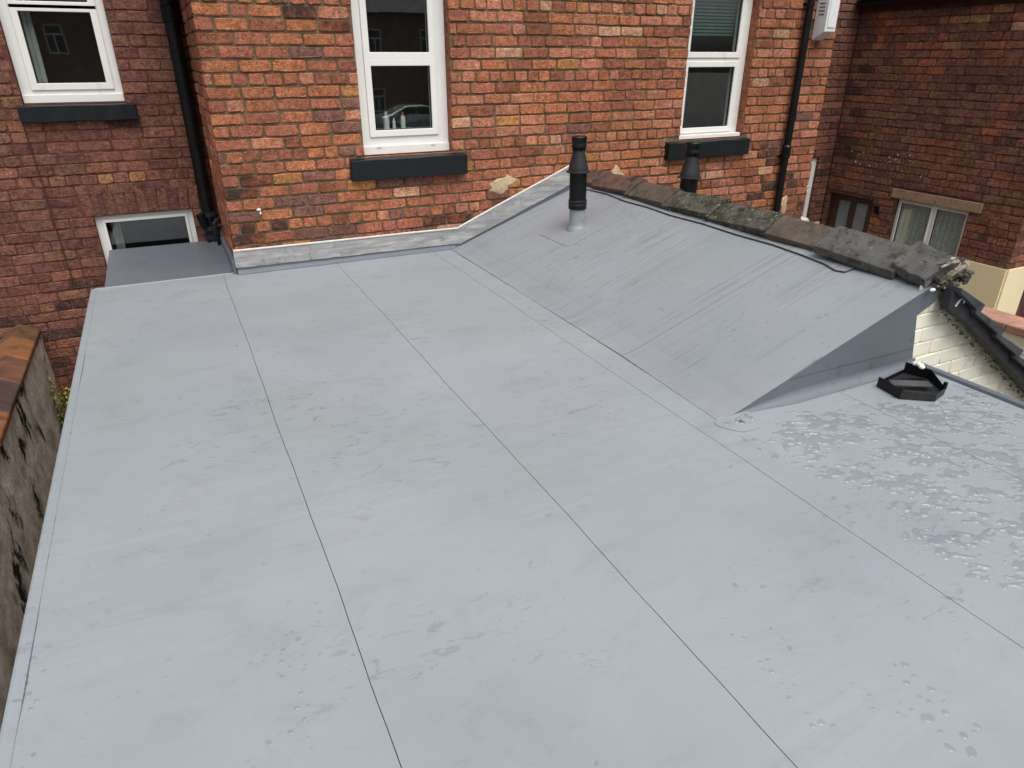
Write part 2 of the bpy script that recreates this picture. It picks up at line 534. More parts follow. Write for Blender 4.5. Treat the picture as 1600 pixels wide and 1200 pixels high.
def plate(bm, F, u0, u1, z0, z1, holes, nf, nb, mi=0, back=False, ms=None):
    ms = mi if ms is None else ms
    us = sorted({u0, u1, *[h[0] for h in holes], *[h[1] for h in holes]})
    zs = sorted({z0, z1, *[h[2] for h in holes], *[h[3] for h in holes]})
    us = [u for u in us if u0 <= u <= u1]
    zs = [z for z in zs if z0 <= z <= z1]
    ncol, nrow = len(us) - 1, len(zs) - 1

    def solid(i, j):
        if not (0 <= i < ncol and 0 <= j < nrow):
            return False
        cu, cz = (us[i] + us[i + 1]) / 2, (zs[j] + zs[j + 1]) / 2
        return not any(h[0] < cu < h[1] and h[2] < cz < h[3] for h in holes)
    vf, vb = {}, {}

    def V(d, i, j, n):
        if (i, j) not in d:
            d[(i, j)] = bm.verts.new(F.p(us[i], zs[j], n))
        return d[(i, j)]
    for i in range(ncol):
        for j in range(nrow):
            if not solid(i, j):
                continue
            f = lambda a, b: V(vf, a, b, nf)
            k = lambda a, b: V(vb, a, b, nb)
            bm.faces.new((f(i, j), f(i + 1, j), f(i + 1, j + 1), f(i, j + 1))).material_index = mi
            if back:
                bm.faces.new((k(i, j + 1), k(i + 1, j + 1), k(i + 1, j), k(i, j))).material_index = mi
            if not solid(i - 1, j):
                bm.faces.new((f(i, j + 1), k(i, j + 1), k(i, j), f(i, j))).material_index = ms
            if not solid(i + 1, j):
                bm.faces.new((f(i + 1, j), k(i + 1, j), k(i + 1, j + 1), f(i + 1, j + 1))).material_index = ms
            if not solid(i, j - 1):
                bm.faces.new((f(i, j), k(i, j), k(i + 1, j), f(i + 1, j))).material_index = ms
            if not solid(i, j + 1):
                bm.faces.new((f(i + 1, j + 1), k(i + 1, j + 1), k(i, j + 1), f(i, j + 1))).material_index = ms


# ------------------------------------------------------------------ bricks
def brick_shape(L, H, dep, rg, wear=1.0):
    """48-triangle worn brick: local x along, z up, -y outward, centred on its face"""
    a, h = L / 2, H / 2
    j = lambda s: rg.uniform(-s, s) * wear
    c = [rg.uniform(0.003, 0.016) * wear for _ in range(4)]
    out = [(-a + c[0], -h), (j(a * 0.5), -h + j(0.005)), (a - c[1], -h + j(0.002)), (a, -h + c[1] * 0.8), (a, h - c[2] * 0.8),
           (a - c[2], h), (j(a * 0.5), h + j(0.005)), (-a + c[3], h), (-a, h - c[3] * 0.8), (-a, -h + c[0] * 0.8)]
    out = [(x + j(0.0025), z + j(0.0022)) for x, z in out]
    ins = rg.uniform(0.0025, 0.0055)
    vs, fs = [], []
    for x, z in out:
        vs.append((x, dep, z))
    for x, z in out:
        vs.append((x, rg.uniform(0.002, 0.006), z))
    for x, z in out:
        vs.append((x * (1 - ins / a), rg.uniform(-0.0015, 0.002), z * (1 - ins / h)))
    n = len(out)
    for i in range(n):
        k = (i + 1) % n
        fs.append((i, k, n + k, n + i))
        fs.append((n + i, n + k, 2 * n + k, 2 * n + i))
    fs.append(tuple(2 * n + i for i in range(n)))
    return vs, fs


TEMPL = {}
trg = random.Random(5)


def templ(kind):
    if kind not in TEMPL:
        L, dep, nvar = {'S': (0.218, 0.035, 18), 'H': (0.104, 0.035, 12), 'CS': (0.218, 0.10, 5), 'CH': (0.104, 0.205, 5)}[kind]
        lst = []
        for k in range(nvar):
            vs, fs = brick_shape(L, 0.073, dep, trg)
            me = bpy.data.meshes.new('brick')
            me.from_pydata(vs, [], fs)
            me.materials.append(B['red'])
            lst.append((me, vs, fs, L))
        TEMPL[kind] = lst
    return TEMPL[kind]


fw = (camo.rotation_euler.to_matrix() @ Vector((0, 0, -1)))
rt = (camo.rotation_euler.to_matrix() @ Vector((1, 0, 0)))
upv = (camo.rotation_euler.to_matrix() @ Vector((0, 1, 0)))


def seen(p, m=40):
    """is a point inside the photograph's frame (used only to choose which bricks are single objects)"""
    v = p - CAM
    d = v.dot(fw)
    if d <= 0.1:
        return None
    x, y = 800 + 1063 * v.dot(rt) / d, 600 - 1063 * v.dot(upv) / d
    return d if (-m < x < 1600 + m and -m < y < 1200 + m) else None


def brickwork(wallobj, F, u0, u1, z0, z1, holes, palette, hide=None, course=0.0849, zref=1.778, hdr=5, seed=1,
              joint=0.012, cap=295, mats=None, nface=0.0, limit=None, wear=1.0, corner=None):
    """lay English garden wall bond over a wall; nearest seen bricks are single objects, the rest one part"""
    rg = random.Random(seed)
    cells = []
    i0 = int(math.floor((zref - z1) / course)) - 1
    i1 = int(math.ceil((zref - z0) / course)) + 1
    for i in range(i0, i1 + 1):
        zc = zref - course * i
        za, zb = zc - course / 2, zc + course / 2
        if za < z0 - 0.03 or zb > z1 + 0.03:
            continue
        isH = (i % 6) == hdr
        pitch = 0.115 if isH else 0.230
        off = (0.115 if i % 2 else 0.0) if not isH else 0.0575
        us = [u0]
        u = u0 + (off if off > 0.03 else pitch)
        while u < u1 - 0.05:
            us.append(u + rg.uniform(-0.009, 0.009))
            u += pitch * rg.uniform(0.97, 1.03)
            if not isH and rg.random() < 0.06:
                u -= 0.112
        us.append(u1)
        blocks = [h for h in holes if h[2] < zc < h[3]]
        for a, b in zip(us, us[1:]):
            segs = [(a, b)]
            for h in blocks:
                ns = []
                for s in segs:
                    if s[1] <= h[0] or s[0] >= h[1]:
                        ns.append(s)
                    else:
                        if s[0] < h[0]:
                            ns.append((s[0], h[0]))
                        if s[1] > h[1]:
                            ns.append((h[1], s[1]))
                segs = ns
            for s in segs:
                if s[1] - s[0] > 0.03:
                    cells.append((s[0], s[1], za, zb, s[0] == u0, s[1] == u1, i))
    out = []
    for (a, b, za, zb, atL, atR, i) in cells:
        cu, cz = (a + b) / 2, (za + zb) / 2
        if hide and hide(cu, cz):
            continue
        P = F.p(cu, cz)
        out.append([seen(P), a, b, za, zb, atL, atR, i, palette(cu, cz, rg)])
    order = sorted([c for c in out if c[0] is not None], key=lambda c: c[0])
    if limit:
        order = [c for c in order if limit(F.p((c[1] + c[2]) / 2, (c[3] + c[4]) / 2))]
    single = set(id(c) for c in order[:cap])
    jv, jf, jm, mlist = [], [], [], []
    off = world_loc(wallobj)
    rot = Matrix.Rotation(F.a, 4, 'Z')
    for c in out:
        d, a, b, za, zb, atL, atR, i, mk = c
        e0 = 0.0 if (atL or any(abs(a - h[1]) < 1e-6 for h in holes)) else joint / 2
        e1 = 0.0 if (atR or any(abs(b - h[0]) < 1e-6 for h in holes)) else joint / 2
        L = b - a - e0 - e1
        H = course - joint * rg.uniform(0.85, 1.25)
        cu = (a + e0 + b - e1) / 2
        cz = (za + zb) / 2 + rg.uniform(-0.002, 0.002)
        n = nface + rg.uniform(-0.004, 0.003)
        atc = corner and ((corner[0] == 'L' and atL) or (corner[0] == 'R' and atR))
        tm = rg.choice(templ(('CS' if L > 0.15 else 'CH') if atc else ('S' if L > 0.15 else 'H')))
        sx, sz = L / tm[3], H / 0.073
        tilt = rg.uniform(-0.008, 0.008)
        mat = (mats or B)[mk]
        dy = 1.0
        if id(c) in single:
            o = bpy.data.objects.new('brick', tm[0])
            col.objects.link(o)
            o.parent = wallobj
            o.location = F.p(cu, cz, n) - off
            o.rotation_euler = (0, tilt, F.a)
            o.scale = (sx, dy, sz)
            o.material_slots[0].link = 'OBJECT'
            o.material_slots[0].material = mat
        else:
            if mat not in mlist:
                mlist.append(mat)
            mi = mlist.index(mat)
            Mx = Matrix.Translation(F.p(cu, cz, n) - off) @ rot @ Matrix.Rotation(tilt, 4, 'Y') @ Matrix.Diagonal((sx, dy, sz, 1))
            k = len(jv)
            jv.extend([tuple(Mx @ Vector(v)) for v in tm[1]])
            for f in tm[2]:
                jf.append(tuple(q + k for q in f))
                jm.append(mi)
    if jv:
        me = bpy.data.meshes.new('brickwork')
        me.from_pydata(jv, [], jf)
        for m in mlist:
            me.materials.append(m)
        me.polygons.foreach_set('material_index', jm)
        o = bpy.data.objects.new('brickwork', me)
        col.objects.link(o)
        o.parent = wallobj
        o['kind'] = 'stuff'


def weighted(*pairs):
    names = [p[0] for p in pairs]
    w = [p[1] for p in pairs]
    return lambda rg: rg.choices(names, w)[0]


# ------------------------------------------------------------------ windows
def window(parent, F, u0, u1, z0, z1, rec, panes, room=0.9, label=None, sashw=0.045, name='window', mat='upvc', soff=0.014):
    """uPVC casement: outer frame with openings, a proud sash ring and a pane for each light, a dim room behind"""
    bm = bmesh.new()
    plate(bm, F, u0 + 0.002, u1 - 0.002, z0, z1 - 0.002, panes, -rec, -rec - 0.06, 0, True)
    w = put(name, bm, M[mat], parent, False, 0.003)
    if label:
        w['label'] = label
    for (a, b, c, d) in panes:
        bm = bmesh.new()
        plate(bm, F, a - sashw, b + sashw, c - sashw, d + sashw, [(a + 0.004, b - 0.004, c + 0.004, d - 0.004)], -rec + soff, -rec + 0.001)
        s = put('sash', bm, M[mat], w, False, 0.004)
        bm = bmesh.new()
        plate(bm, F, a - 0.001, b + 0.001, c - 0.001, d + 0.001, [(a + 0.008, b - 0.008, c + 0.008, d - 0.008)], -rec - 0.004, -rec - 0.016)
        put('gasket', bm, M['gasket'], w)
        bm = bmesh.new()
        plate(bm, F, a, b, c, d, [], -rec - 0.018, -rec - 0.024, 0, True)
        put('pane', bm, M['glass'], w)
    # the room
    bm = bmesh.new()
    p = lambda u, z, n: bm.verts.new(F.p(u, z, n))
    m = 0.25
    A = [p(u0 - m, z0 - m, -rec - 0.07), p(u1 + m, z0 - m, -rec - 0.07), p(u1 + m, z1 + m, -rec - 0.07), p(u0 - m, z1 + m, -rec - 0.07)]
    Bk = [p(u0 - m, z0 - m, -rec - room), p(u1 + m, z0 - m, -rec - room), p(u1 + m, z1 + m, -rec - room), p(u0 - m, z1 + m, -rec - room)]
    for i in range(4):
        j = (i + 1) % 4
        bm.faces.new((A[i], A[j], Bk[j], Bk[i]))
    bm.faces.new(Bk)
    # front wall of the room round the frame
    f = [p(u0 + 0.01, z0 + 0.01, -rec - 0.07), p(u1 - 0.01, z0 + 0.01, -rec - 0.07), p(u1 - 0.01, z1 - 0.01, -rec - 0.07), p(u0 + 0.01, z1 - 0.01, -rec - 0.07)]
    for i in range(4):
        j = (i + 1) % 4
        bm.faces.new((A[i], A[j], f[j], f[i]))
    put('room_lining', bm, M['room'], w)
    return w


def sill(parent, F, u0, u1, z0, z1, proj, deep):
    bm = bmesh.new()
    rg = random.Random(int(u0 * 100))
    n = 9
    fr_t, fr_b, bk_t, bk_b = [], [], [], []
    for k in range(n + 1):
        u = u0 + (u1 - u0) * k / n
        j = lambda: rg.uniform(-0.003, 0.003)
        fr_t.append(bm.verts.new(F.p(u, z1 - 0.012 + j(), proj + j())))
        fr_b.append(bm.verts.new(F.p(u, z0 + j(), proj + j() * 0.6)))
        bk_t.append(bm.verts.new(F.p(u, z1 + 0.004, -deep)))
        bk_b.append(bm.verts.new(F.p(u, z0, -deep)))
    for k in range(n):
        bm.faces.new((fr_b[k], fr_b[k + 1], fr_t[k + 1], fr_t[k]))
        bm.faces.new((fr_t[k], fr_t[k + 1], bk_t[k + 1], bk_t[k]))
        bm.faces.new((bk_b[k], bk_b[k + 1], fr_b[k + 1], fr_b[k]))
        bm.faces.new((bk_t[k], bk_t[k + 1], bk_b[k + 1], bk_b[k]))
    bm.faces.new((fr_b[0], fr_t[0], bk_t[0], bk_b[0]))
    bm.faces.new((fr_b[n], bk_b[n], bk_t[n], fr_t[n]))
    bmesh.ops.recalc_face_normals(bm, faces=bm.faces)
    return put('window_sill', bm, M['sill'], parent, False, 0.005)


GZ = -2.4          # yard level
# ================================================================== THE SETTING
bm = bmesh.new()
q = [bm.verts.new(p) for p in ((-150, -150, GZ), (150, -150, GZ), (150, 150, GZ), (-150, 150, GZ))]
bm.faces.new(q)
tag(put('ground', bm, M['ground']), kind='structure')
bm = bmesh.new()
q = [bm.verts.new(p) for p in ((-60, -37, GZ + 0.004), (60, -37, GZ + 0.004), (60, -29, GZ + 0.004), (-60, -29, GZ + 0.004))]
bm.faces.new(q)
tag(put('road', bm, M['road']), kind='structure')

# ------------------------------------------------------------------ the brick house with its wide rear outrigger
XL, XR, YB = 0.367, 6.335, 1.225
house = thing('brick_house', 'orange-red brick house rear with two tall white windows behind the grey flat roof', 'house', (3.3, 0.6, GZ))
FM = Frame(0, 0, 0)                      # main outrigger face, u = x
FR = Frame(XL, YB, R(-90))               # its left return, u = YB - y
FB = Frame(0, YB, 0)                     # rear wall of the house, u = x

W2 = (1.424, 2.165, 0.790, 2.12)
W3 = (4.489, 5.278, 0.770, 2.12)
S2 = (1.300, 2.262, 0.625, 0.790)
S3 = (4.325, 5.335, 0.608, 0.770)


def wall_sheet(name, F, u0, u1, z0, z1, holes, mat, parent, rec=0.012, deep=0.13):
    bm = bmesh.new()
    plate(bm, F, u0, u1, z0, z1, holes, -rec, -deep)
    return put(name, bm, mat, parent)


bm = bmesh.new()
plate(bm, FM, XL + 0.008, XR - 0.008, GZ, 2.3, [W2, W3], -0.011, -0.13, ms=1)
# gable above the frame
v = [bm.verts.new(FM.p(u, z, -0.012)) for u, z in ((XL, 2.3), (XR, 2.3), (3.35, 3.9))]
bm.faces.new(v)
wall_main = put('outrigger_wall', bm, [M['mortar'], B['brown']], house)


def pal_main(u, z, rg):
    r = rg.random()
    # old flue and soot marks left of the first window
    if 0.78 < u < 1.05 and z < 0.62 and r < 0.55:
        return rg.choice(['soot', 'purple', 'soot', 'brown'])
    if z < 0.36 and r < 0.30:
        return rg.choice(['brown', 'soot', 'purple', 'brown'])
    if 1.3 < u < 2.3 and 0.42 < z < 0.63 and r < 0.5:
        return rg.choice(['purple', 'brown', 'red'])
    if u < 0.62 and 0.52 < z < 0.66 and r < 0.5:
        return 'soot'
    if u < 1.35:
        w = (('orange', 40), ('red', 26), ('buff', 10 if z < 0.75 else 4), ('brown', 8), ('purple', 5), ('soot', 2), ('rose', 6))
    elif u < 4:
        w = (('orange', 36), ('rose', 22), ('red', 24), ('buff', 3), ('brown', 9), ('purple', 2), ('pale', 3))
    else:
        w = (('orange', 34), ('rose', 24), ('red', 22), ('brown', 12), ('pale', 3), ('purple', 3))
    if 5.42 < u < 5.84 and z < 0.75 and r < 0.6:
        return rg.choice(['char', 'soot', 'purple', 'soot'])
    return weighted(*w)(rg)


SLK, SLX, RX = 0.36, 2.14, 3.45
slope_z = lambda x: SLK * (x - SLX)


def hide_main(u, z):
    if u < SLX and z < 0.10:
        return True
    if u > SLX and u < RX and z < slope_z(u) + 0.06:
        return True
    if RX <= u < 5.08 and z < 0.47 - 0.68 * (u - RX) - 0.05:
        return True
    return z > 2.24


brickwork(wall_main, FM, XL, XR, -0.75, 2.28, [W2, W3, S2, S3], pal_main, hide_main, seed=3, joint=0.0145, corner='L')
bm = bmesh.new()
plate(bm, FR, 0, YB - 0.014, GZ, 2.1, [], -0.012, -0.1)
wall_ret = put('return_wall', bm, M['mortar'], house)
pal_ret = lambda u, z, rg: weighted(('orange', 20), ('red', 34), ('rose', 26), ('brown', 16), ('purple', 4))(rg)
brickwork(wall_ret, FR, 0.012, YB - 0.104, 0.0, 2.08, [], pal_ret, lambda u, z: z < 0.02, seed=4)
boxo('right_return_wall', (XR - 0.12, 0.10, GZ), (XR - 0.012, YB, 2.1), M['mortar'], house)

# rear wall of the house, left of the outrigger
W1 = (-0.865, -0.165, 1.168, 2.35)
S1 = (-0.905, -0.098, 1.040, 1.168)
WLo = (-0.600, 0.163, -0.55, 0.288)
ARCH = (-0.66, 0.235, 0.288, 0.500)
bm = bmesh.new()
plate(bm, FB, -4.0, XL + 0.1, GZ, 3.4, [W1, WLo], -0.006, -0.13)
wall_rear = put('rear_wall', bm, M['mortar_dark'], house)


def pal_rear(u, z, rg):
    r = rg.random()
    if z < -0.2:
        return weighted(('maroon', 34), ('plum', 22), ('rust', 20), ('umber', 10), ('char', 14))(rg)
    if abs(z - 0.62) < 0.05 and -0.6 < u < -0.2 and r < 0.6:
        return 'sand'
    return weighted(('rust', 26), ('maroon', 44), ('umber', 16), ('plum', 16), ('char', 2))(rg)


brickwork(wall_rear, FB, -3.2, XL, -2.3, 2.4, [W1, S1, WLo, ARCH], pal_rear, lambda u, z: u > -0.5 and z < -0.1 and u > -0.55,
          seed=5, joint=0.010, hdr=2)
# soldier arch over the low window: each brick stands on end, fanned a little
rg = random.Random(8)
nso = 11
for k in range(nso):
    ua = ARCH[0] + (ARCH[1] - ARCH[0]) * k / nso
    ub = ARCH[0] + (ARCH[1] - ARCH[0]) * (k + 1) / nso
    tm = rg.choice(templ('S'))
    o = bpy.data.objects.new('arch_brick', tm[0])
    col.objects.link(o)
    o.parent = wall_rear
    o.location = FB.p((ua + ub) / 2, 0.394, rg.uniform(-0.003, 0.003)) - world_loc(wall_rear)
    o.rotation_euler = (0, R(90) + (k - 5) * 0.022, 0)
    o.scale = (0.202 / 0.218, 1, 0.071 / 0.073)
    o.material_slots[0].link = 'OBJECT'
    o.material_slots[0].material = B[rg.choice(['maroon', 'rust', 'plum', 'maroon', 'umber'])]

# windows of the house
w2 = window(house, FM, *W2, 0.10, [(1.550, 2.030, 0.972, 1.438), (1.550, 2.030, 1.524, 2.05)], label='white tall window with bottles standing behind its lower pane')
w3 = window(house, FM, *W3, 0.10, [(4.575, 5.150, 0.868, 1.412), (4.575, 5.150, 1.532, 2.05)], label='white tall window with teal blind in its upper light')
w1 = window(house, FB, *W1, 0.07, [(-0.745, -0.268, 1.308, 1.806), (-0.745, -0.268, 1.866, 2.28)], label='white upper window of the darker brick wall')
wlo = window(house, FB, *WLo, 0.05, [(-0.530, 0.096, -0.46, 0.230)], label='low white window partly covered by the roof membrane', sashw=0.02)
# white cill board below the frames
boxo('cill_board', (1.428, 0.078, 0.797), (2.161, 0.098, 0.862), M['upvc'], w2, 0.004)
boxo('cill_board', (4.492, 0.03, 0.777), (5.274, 0.098, 0.812), M['upvc'], w3, 0.004)
boxo('cill_board', (-0.861, YB + 0.050, 1.172), (-0.169, YB + 0.068, 1.232), M['upvc'], w1, 0.004)
for x in (1.55, 2.0):
    boxo('drain_cap', (x, 0.072, 0.850), (x + 0.035, 0.0775, 0.860), M['white_plastic'], w2)
sill(house, FM, *S2, 0.06, 0.125)
sill(house, FM, *S3, 0.06, 0.125)
sill(house, FB, *S1, 0.055, 0.12)
# blind slats in the right window, curtain strip in the upper left one
for k in range(14):
    z = 2.04 - k * 0.028
    bm = bmesh.new()
    box(bm, (4.56, 0.185, z), (5.16, 0.21, z + 0.018))
    put('blind_slat', bm, M['blind'], w3)


def drape(name, F, u0, u1, z0, z1, n, amp, waves, mat, parent, scallop=0.0):
    bm = bmesh.new()
    cols_, rows = max(8, int(waves * 8)), 8
    g = []
    for i in range(cols_ + 1):
        s = i / cols_
        c = []
        for j in range(rows + 1):
            t = j / rows
            zz = z1 + (z0 + scallop * abs(2 * s - 1) ** 2 * -1 + scallop - z1) * t
            c.append(bm.verts.new(F.p(u0 + (u1 - u0) * s, zz, n + amp * math.sin(s * waves * 2 * math.pi + 0.8 * t) * (0.6 + 0.4 * t))))
        g.append(c)
    for i in range(cols_):
        for j in range(rows):
            bm.faces.new((g[i][j + 1], g[i + 1][j + 1], g[i + 1][j], g[i][j]))
    return put(name, bm, mat, parent, True)


drape('curtain', FB, -0.74, -0.675, 1.2, 2.3, -0.16, 0.012, 2, M['curtain'], w1)
drape('curtain', FB, -0.50, -0.43, -0.5, 0.25, -0.18, 0.012, 2, M['curtain'], wlo)  # this strip is added in place of a pale pole's reflection in the pane
# bottles on the window board
boxo('window_board', (1.45, 0.165, 0.94), (2.14, 0.36, 0.965), M['upvc'], w2)


def bottle(x, y, h, r, capm, label, prof=None):
    t = thing('bottle', label, 'bottle', (x, y, 0.9652), 'bottles behind the middle window')
    bm = bmesh.new()
    lathe(bm, [(r * 0.9, 0), (r, 0.006), (r, h * 0.66), (r * 0.85, h * 0.73), (r * 0.45, h * 0.78), (r * 0.45, h * 0.82)], (x, y, 0.9652), 16)
    put('body', bm, M['white_plastic'], t, True)
    bm = bmesh.new()
    lathe(bm, [(r * 0.55, h * 0.82), (r * 0.55, h * 0.98), (r * 0.45, h)], (x, y, 0.9652), 16)
    put('cap', bm, capm, t, True)


bottle(1.690, 0.25, 0.135, 0.024, M['white_plastic'], 'tallest white bottle on the window board, leftmost of three')
bottle(1.752, 0.245, 0.085, 0.013, M['white_plastic'], 'small slim white bottle between the two larger bottles')
bottle(1.830, 0.25, 0.130, 0.019, M['bottle_red'], 'white bottle with red cap on the window board')

# pale mortar patches and bird lime on the main wall
def blob(name, F, cu, cz, ru, rz, n, mat, parent, seed):
    rg = random.Random(seed)
    bm = bmesh.new()
    ph = [rg.uniform(0, 6.28) for _ in range(4)]
    k = 22
    vs, vb = [], []
    for i in range(k):
        a = 2 * math.pi * i / k
        rr = 1 + 0.25 * math.sin(2 * a + ph[0]) + 0.2 * math.sin(3 * a + ph[1]) + 0.12 * math.sin(7 * a + ph[2]) + rg.uniform(-0.08, 0.08)
        vs.append(bm.verts.new(F.p(cu + ru * rr * 0.75 * math.cos(a), cz + rz * rr * 0.75 * math.sin(a), n)))
        vb.append(bm.verts.new(F.p(cu + ru * rr * math.cos(a), cz + rz * rr * math.sin(a), n - 0.012)))
    bm.faces.new(vs)
    for i in range(k):
        j = (i + 1) % k
        bm.faces.new((vs[i], vb[i], vb[j], vs[j]))
    bmesh.ops.recalc_face_normals(bm, faces=bm.faces)
    return put(name, bm, mat, parent, True)


blob('mortar_patch', FM, 2.60, 0.50, 0.13, 0.075, 0.005, M['patch'], wall_main, 2)
blob('mortar_patch', FM, 3.80, 0.50, 0.07, 0.09, 0.004, M['patch'], wall_main, 9)
blob('mortar_patch', FM, 6.02, 0.05, 0.06, 0.09, 0.004, M['patch'], wall_main, 19)
blob('bird_lime', FM, 0.585, 0.468, 0.014, 0.014, 0.006, M['white_mark'], wall_main, 3)
blob('bird_lime', FM, 0.592, 0.440, 0.006, 0.016, 0.006, M['white_mark'], wall_main, 4)
# house roofs above the frame (closed so that the sky is shaded as it is by a real house)
bm = bmesh.new()
prism(bm, [(XL - 0.2, -0.08, 2.12), (3.35, -0.08, 3.98), (XR + 0.2, -0.08, 2.12), (XR + 0.2, -0.08, 2.02), (3.35, -0.08, 3.88), (XL - 0.2, -0.08, 2.02)], (0, 5, 0))
put('outrigger_roof', bm, M['roof_far'], house)
bm = bmesh.new()
prism(bm, [(-4.2, 1.05, 3.38), (-4.2, 5, 6.0), (-4.2, 9, 3.38), (-4.2, 9, 3.3), (-4.2, 1.05, 3.3)], (12.3, 0, 0))
put('main_roof', bm, M['roof_far'], house)
bm = bmesh.new()
box(bm, (-4.0, YB + 1.2, GZ), (8.1, 8.6, 3.3))
put('house_body', bm, M['far_brick'], house)

# ------------------------------------------------------------------ neighbouring house: dark wing on the right and the strip between
neigh = thing('neighbouring_house', 'dark maroon brick house wing on the right with brown door and net curtains', 'house', (8.5, 0.2, GZ))
X2, Y2 = 8.126, -1.336
FN = Frame(X2, YB, R(-90))               # u = YB - y
FS = Frame(0, YB + 0.0, 0)
toU = lambda y: YB - y
PL = -0.62                                # top of the cream plinth
DOOR = (toU(1.165), toU(0.47), GZ, -0.170)
WR = (toU(0.165), toU(-0.750), -1.30, -0.095)
LIN = (toU(0.250), toU(-0.885), -0.095, 0.022)
HOLE = (toU(0.46), toU(0.37), -0.345, -0.235)
bm = bmesh.new()
plate(bm, FN, 0, YB - Y2, GZ, 2.1, [DOOR, WR, HOLE], -0.006, -0.13)
wall_n = put('wing_wall', bm, M['mortar_maroon'], neigh)


def pal_n(u, z, rg):
    if u < 0.28 and rg.random() < 0.7 and z > 0.3:
        return rg.choice(['char', 'char', 'plum', 'umber'])
    if z > 1.5:
        return weighted(('rust', 36), ('maroon', 16), ('umber', 16), ('brown', 18), ('red', 8), ('sand', 5), ('pale', 1))(rg)
    return weighted(('maroon', 30), ('rust', 34), ('plum', 8), ('umber', 20), ('char', 3), ('brown', 8))(rg)


brickwork(wall_n, FN, 0.012, YB - Y2, PL, 2.02, [DOOR, WR, LIN, HOLE], pal_n, lambda u, z: z < PL, seed=6, joint=0.010, hdr=1, corner='R')
bm = bmesh.new()
FF = Frame(X2, Y2, 0)
plate(bm, FF, 0.014, 5.0, GZ, 2.1, [], -0.012, -0.13)
wall_nf = put('wing_front_wall', bm, M['mortar_maroon'], neigh)
brickwork(wall_nf, FF, 0.104, 1.2, PL, 2.02, [], pal_n, lambda u, z: z < PL, seed=16, joint=0.010, hdr=1, cap=120)
bm = bmesh.new()
SWn = (7.45, 7.885, -1.2, 0.275)
plate(bm, FS, XR, X2 + 0.1, GZ, 3.4, [SWn], -0.012, -0.13)
wall_s = put('rear_wall', bm, M['mortar_maroon'], neigh)
brickwork(wall_s, FS, 6.95, X2 - 0.004, PL, 2.4, [SWn], lambda u, z, rg: weighted(('maroon', 40), ('plum', 26), ('char', 14), ('rust', 20))(rg),
          lambda u, z: z < PL, seed=7, joint=0.010, cap=200)
window(neigh, FS, *SWn, 0.04, [(7.52, 7.80, -1.1, -0.16), (7.52, 7.80, -0.08, 0.21)], 0.8, 'slim white window edge beside the orange brick corner', 0.02)
# plinth of cream render, a little proud
bm = bmesh.new()
plate(bm, FN, 0.03, YB - Y2, GZ, PL, [(DOOR[0], DOOR[1], GZ, PL + 0.001), (WR[0] - 0.02, WR[1] + 0.02, -1.30, PL + 0.001)], 0.02, -0.012)
plate(bm, FF, -0.0, 5.0, GZ, PL - 0.0, [(0.42, 1.2, GZ, PL - 0.25)], 0.02, -0.012)
put('plinth', bm, M['cream_render'], neigh)
bm = bmesh.new()
plate(bm, FS, XR, X2 - 0.03, GZ, PL + 0.03, [(SWn[0], SWn[1], -1.2, PL + 0.04)], 0.02, -0.012)
put('plinth', bm, M['cream_render'], neigh)
boxo('side_door', (X2 + 0.42, Y2 + 0.05, GZ), (X2 + 1.2, Y2 + 0.1, PL - 0.25), M['seam'], neigh)
bm = bmesh.new()
plate(bm, FN, LIN[0] + 0.003, LIN[1] - 0.003, LIN[2] + 0.002, LIN[3] - 0.003, [], 0.008, -0.1, 0, True)
put('stone_lintel', bm, M['lintel'], neigh, False, 0.008)
wn_ = window(neigh, FN, *WR, 0.06, [(WR[0] + 0.045, toU(-0.285), -1.25, -0.135), (toU(-0.345), WR[1] - 0.04, -1.25, -0.135)], 0.9,
             'white two-light window with ruffled net curtains under a stone lintel', 0.012)
drape('net_curtain', FN, WR[0] + 0.03, toU(-0.295), -0.84, -0.12, -0.14, 0.018, 7, M['lace'], wn_, -0.12)
drape('net_curtain', FN, toU(-0.335), WR[1] - 0.03, -0.84, -0.12, -0.14, 0.018, 6, M['lace'], wn_, -0.12)
# brown door with two glazed panels
gl = [(DOOR[0] + 0.13, DOOR[0] + 0.315, -1.3, -0.255), (DOOR[0] + 0.40, DOOR[0] + 0.585, -1.3, -0.255)]
bm = bmesh.new()
plate(bm, FN, DOOR[0] + 0.003, DOOR[1] - 0.003, GZ + 0.01, DOOR[3] - 0.003, gl, -0.06, -0.11, 0, True)
door = put('door', bm, M['wood'], neigh, False, 0.005)
frost = plain('frosted_glass', (0.20, 0.22, 0.24), 0.25, 0.1, 6, 0.3, 60)
for g in gl:
    bm = bmesh.new()
    plate(bm, FN, g[0] - 0.004, g[1] + 0.004, g[2] - 0.004, g[3] + 0.004, [], -0.08, -0.088, 0, True)
    put('pane', bm, frost, door)
bm = bmesh.new()
plate(bm, FN, HOLE[0], HOLE[1], HOLE[2], HOLE[3], [], -0.09, -0.1, 0, True)
put('vent_recess', bm, M['seam'], neigh)
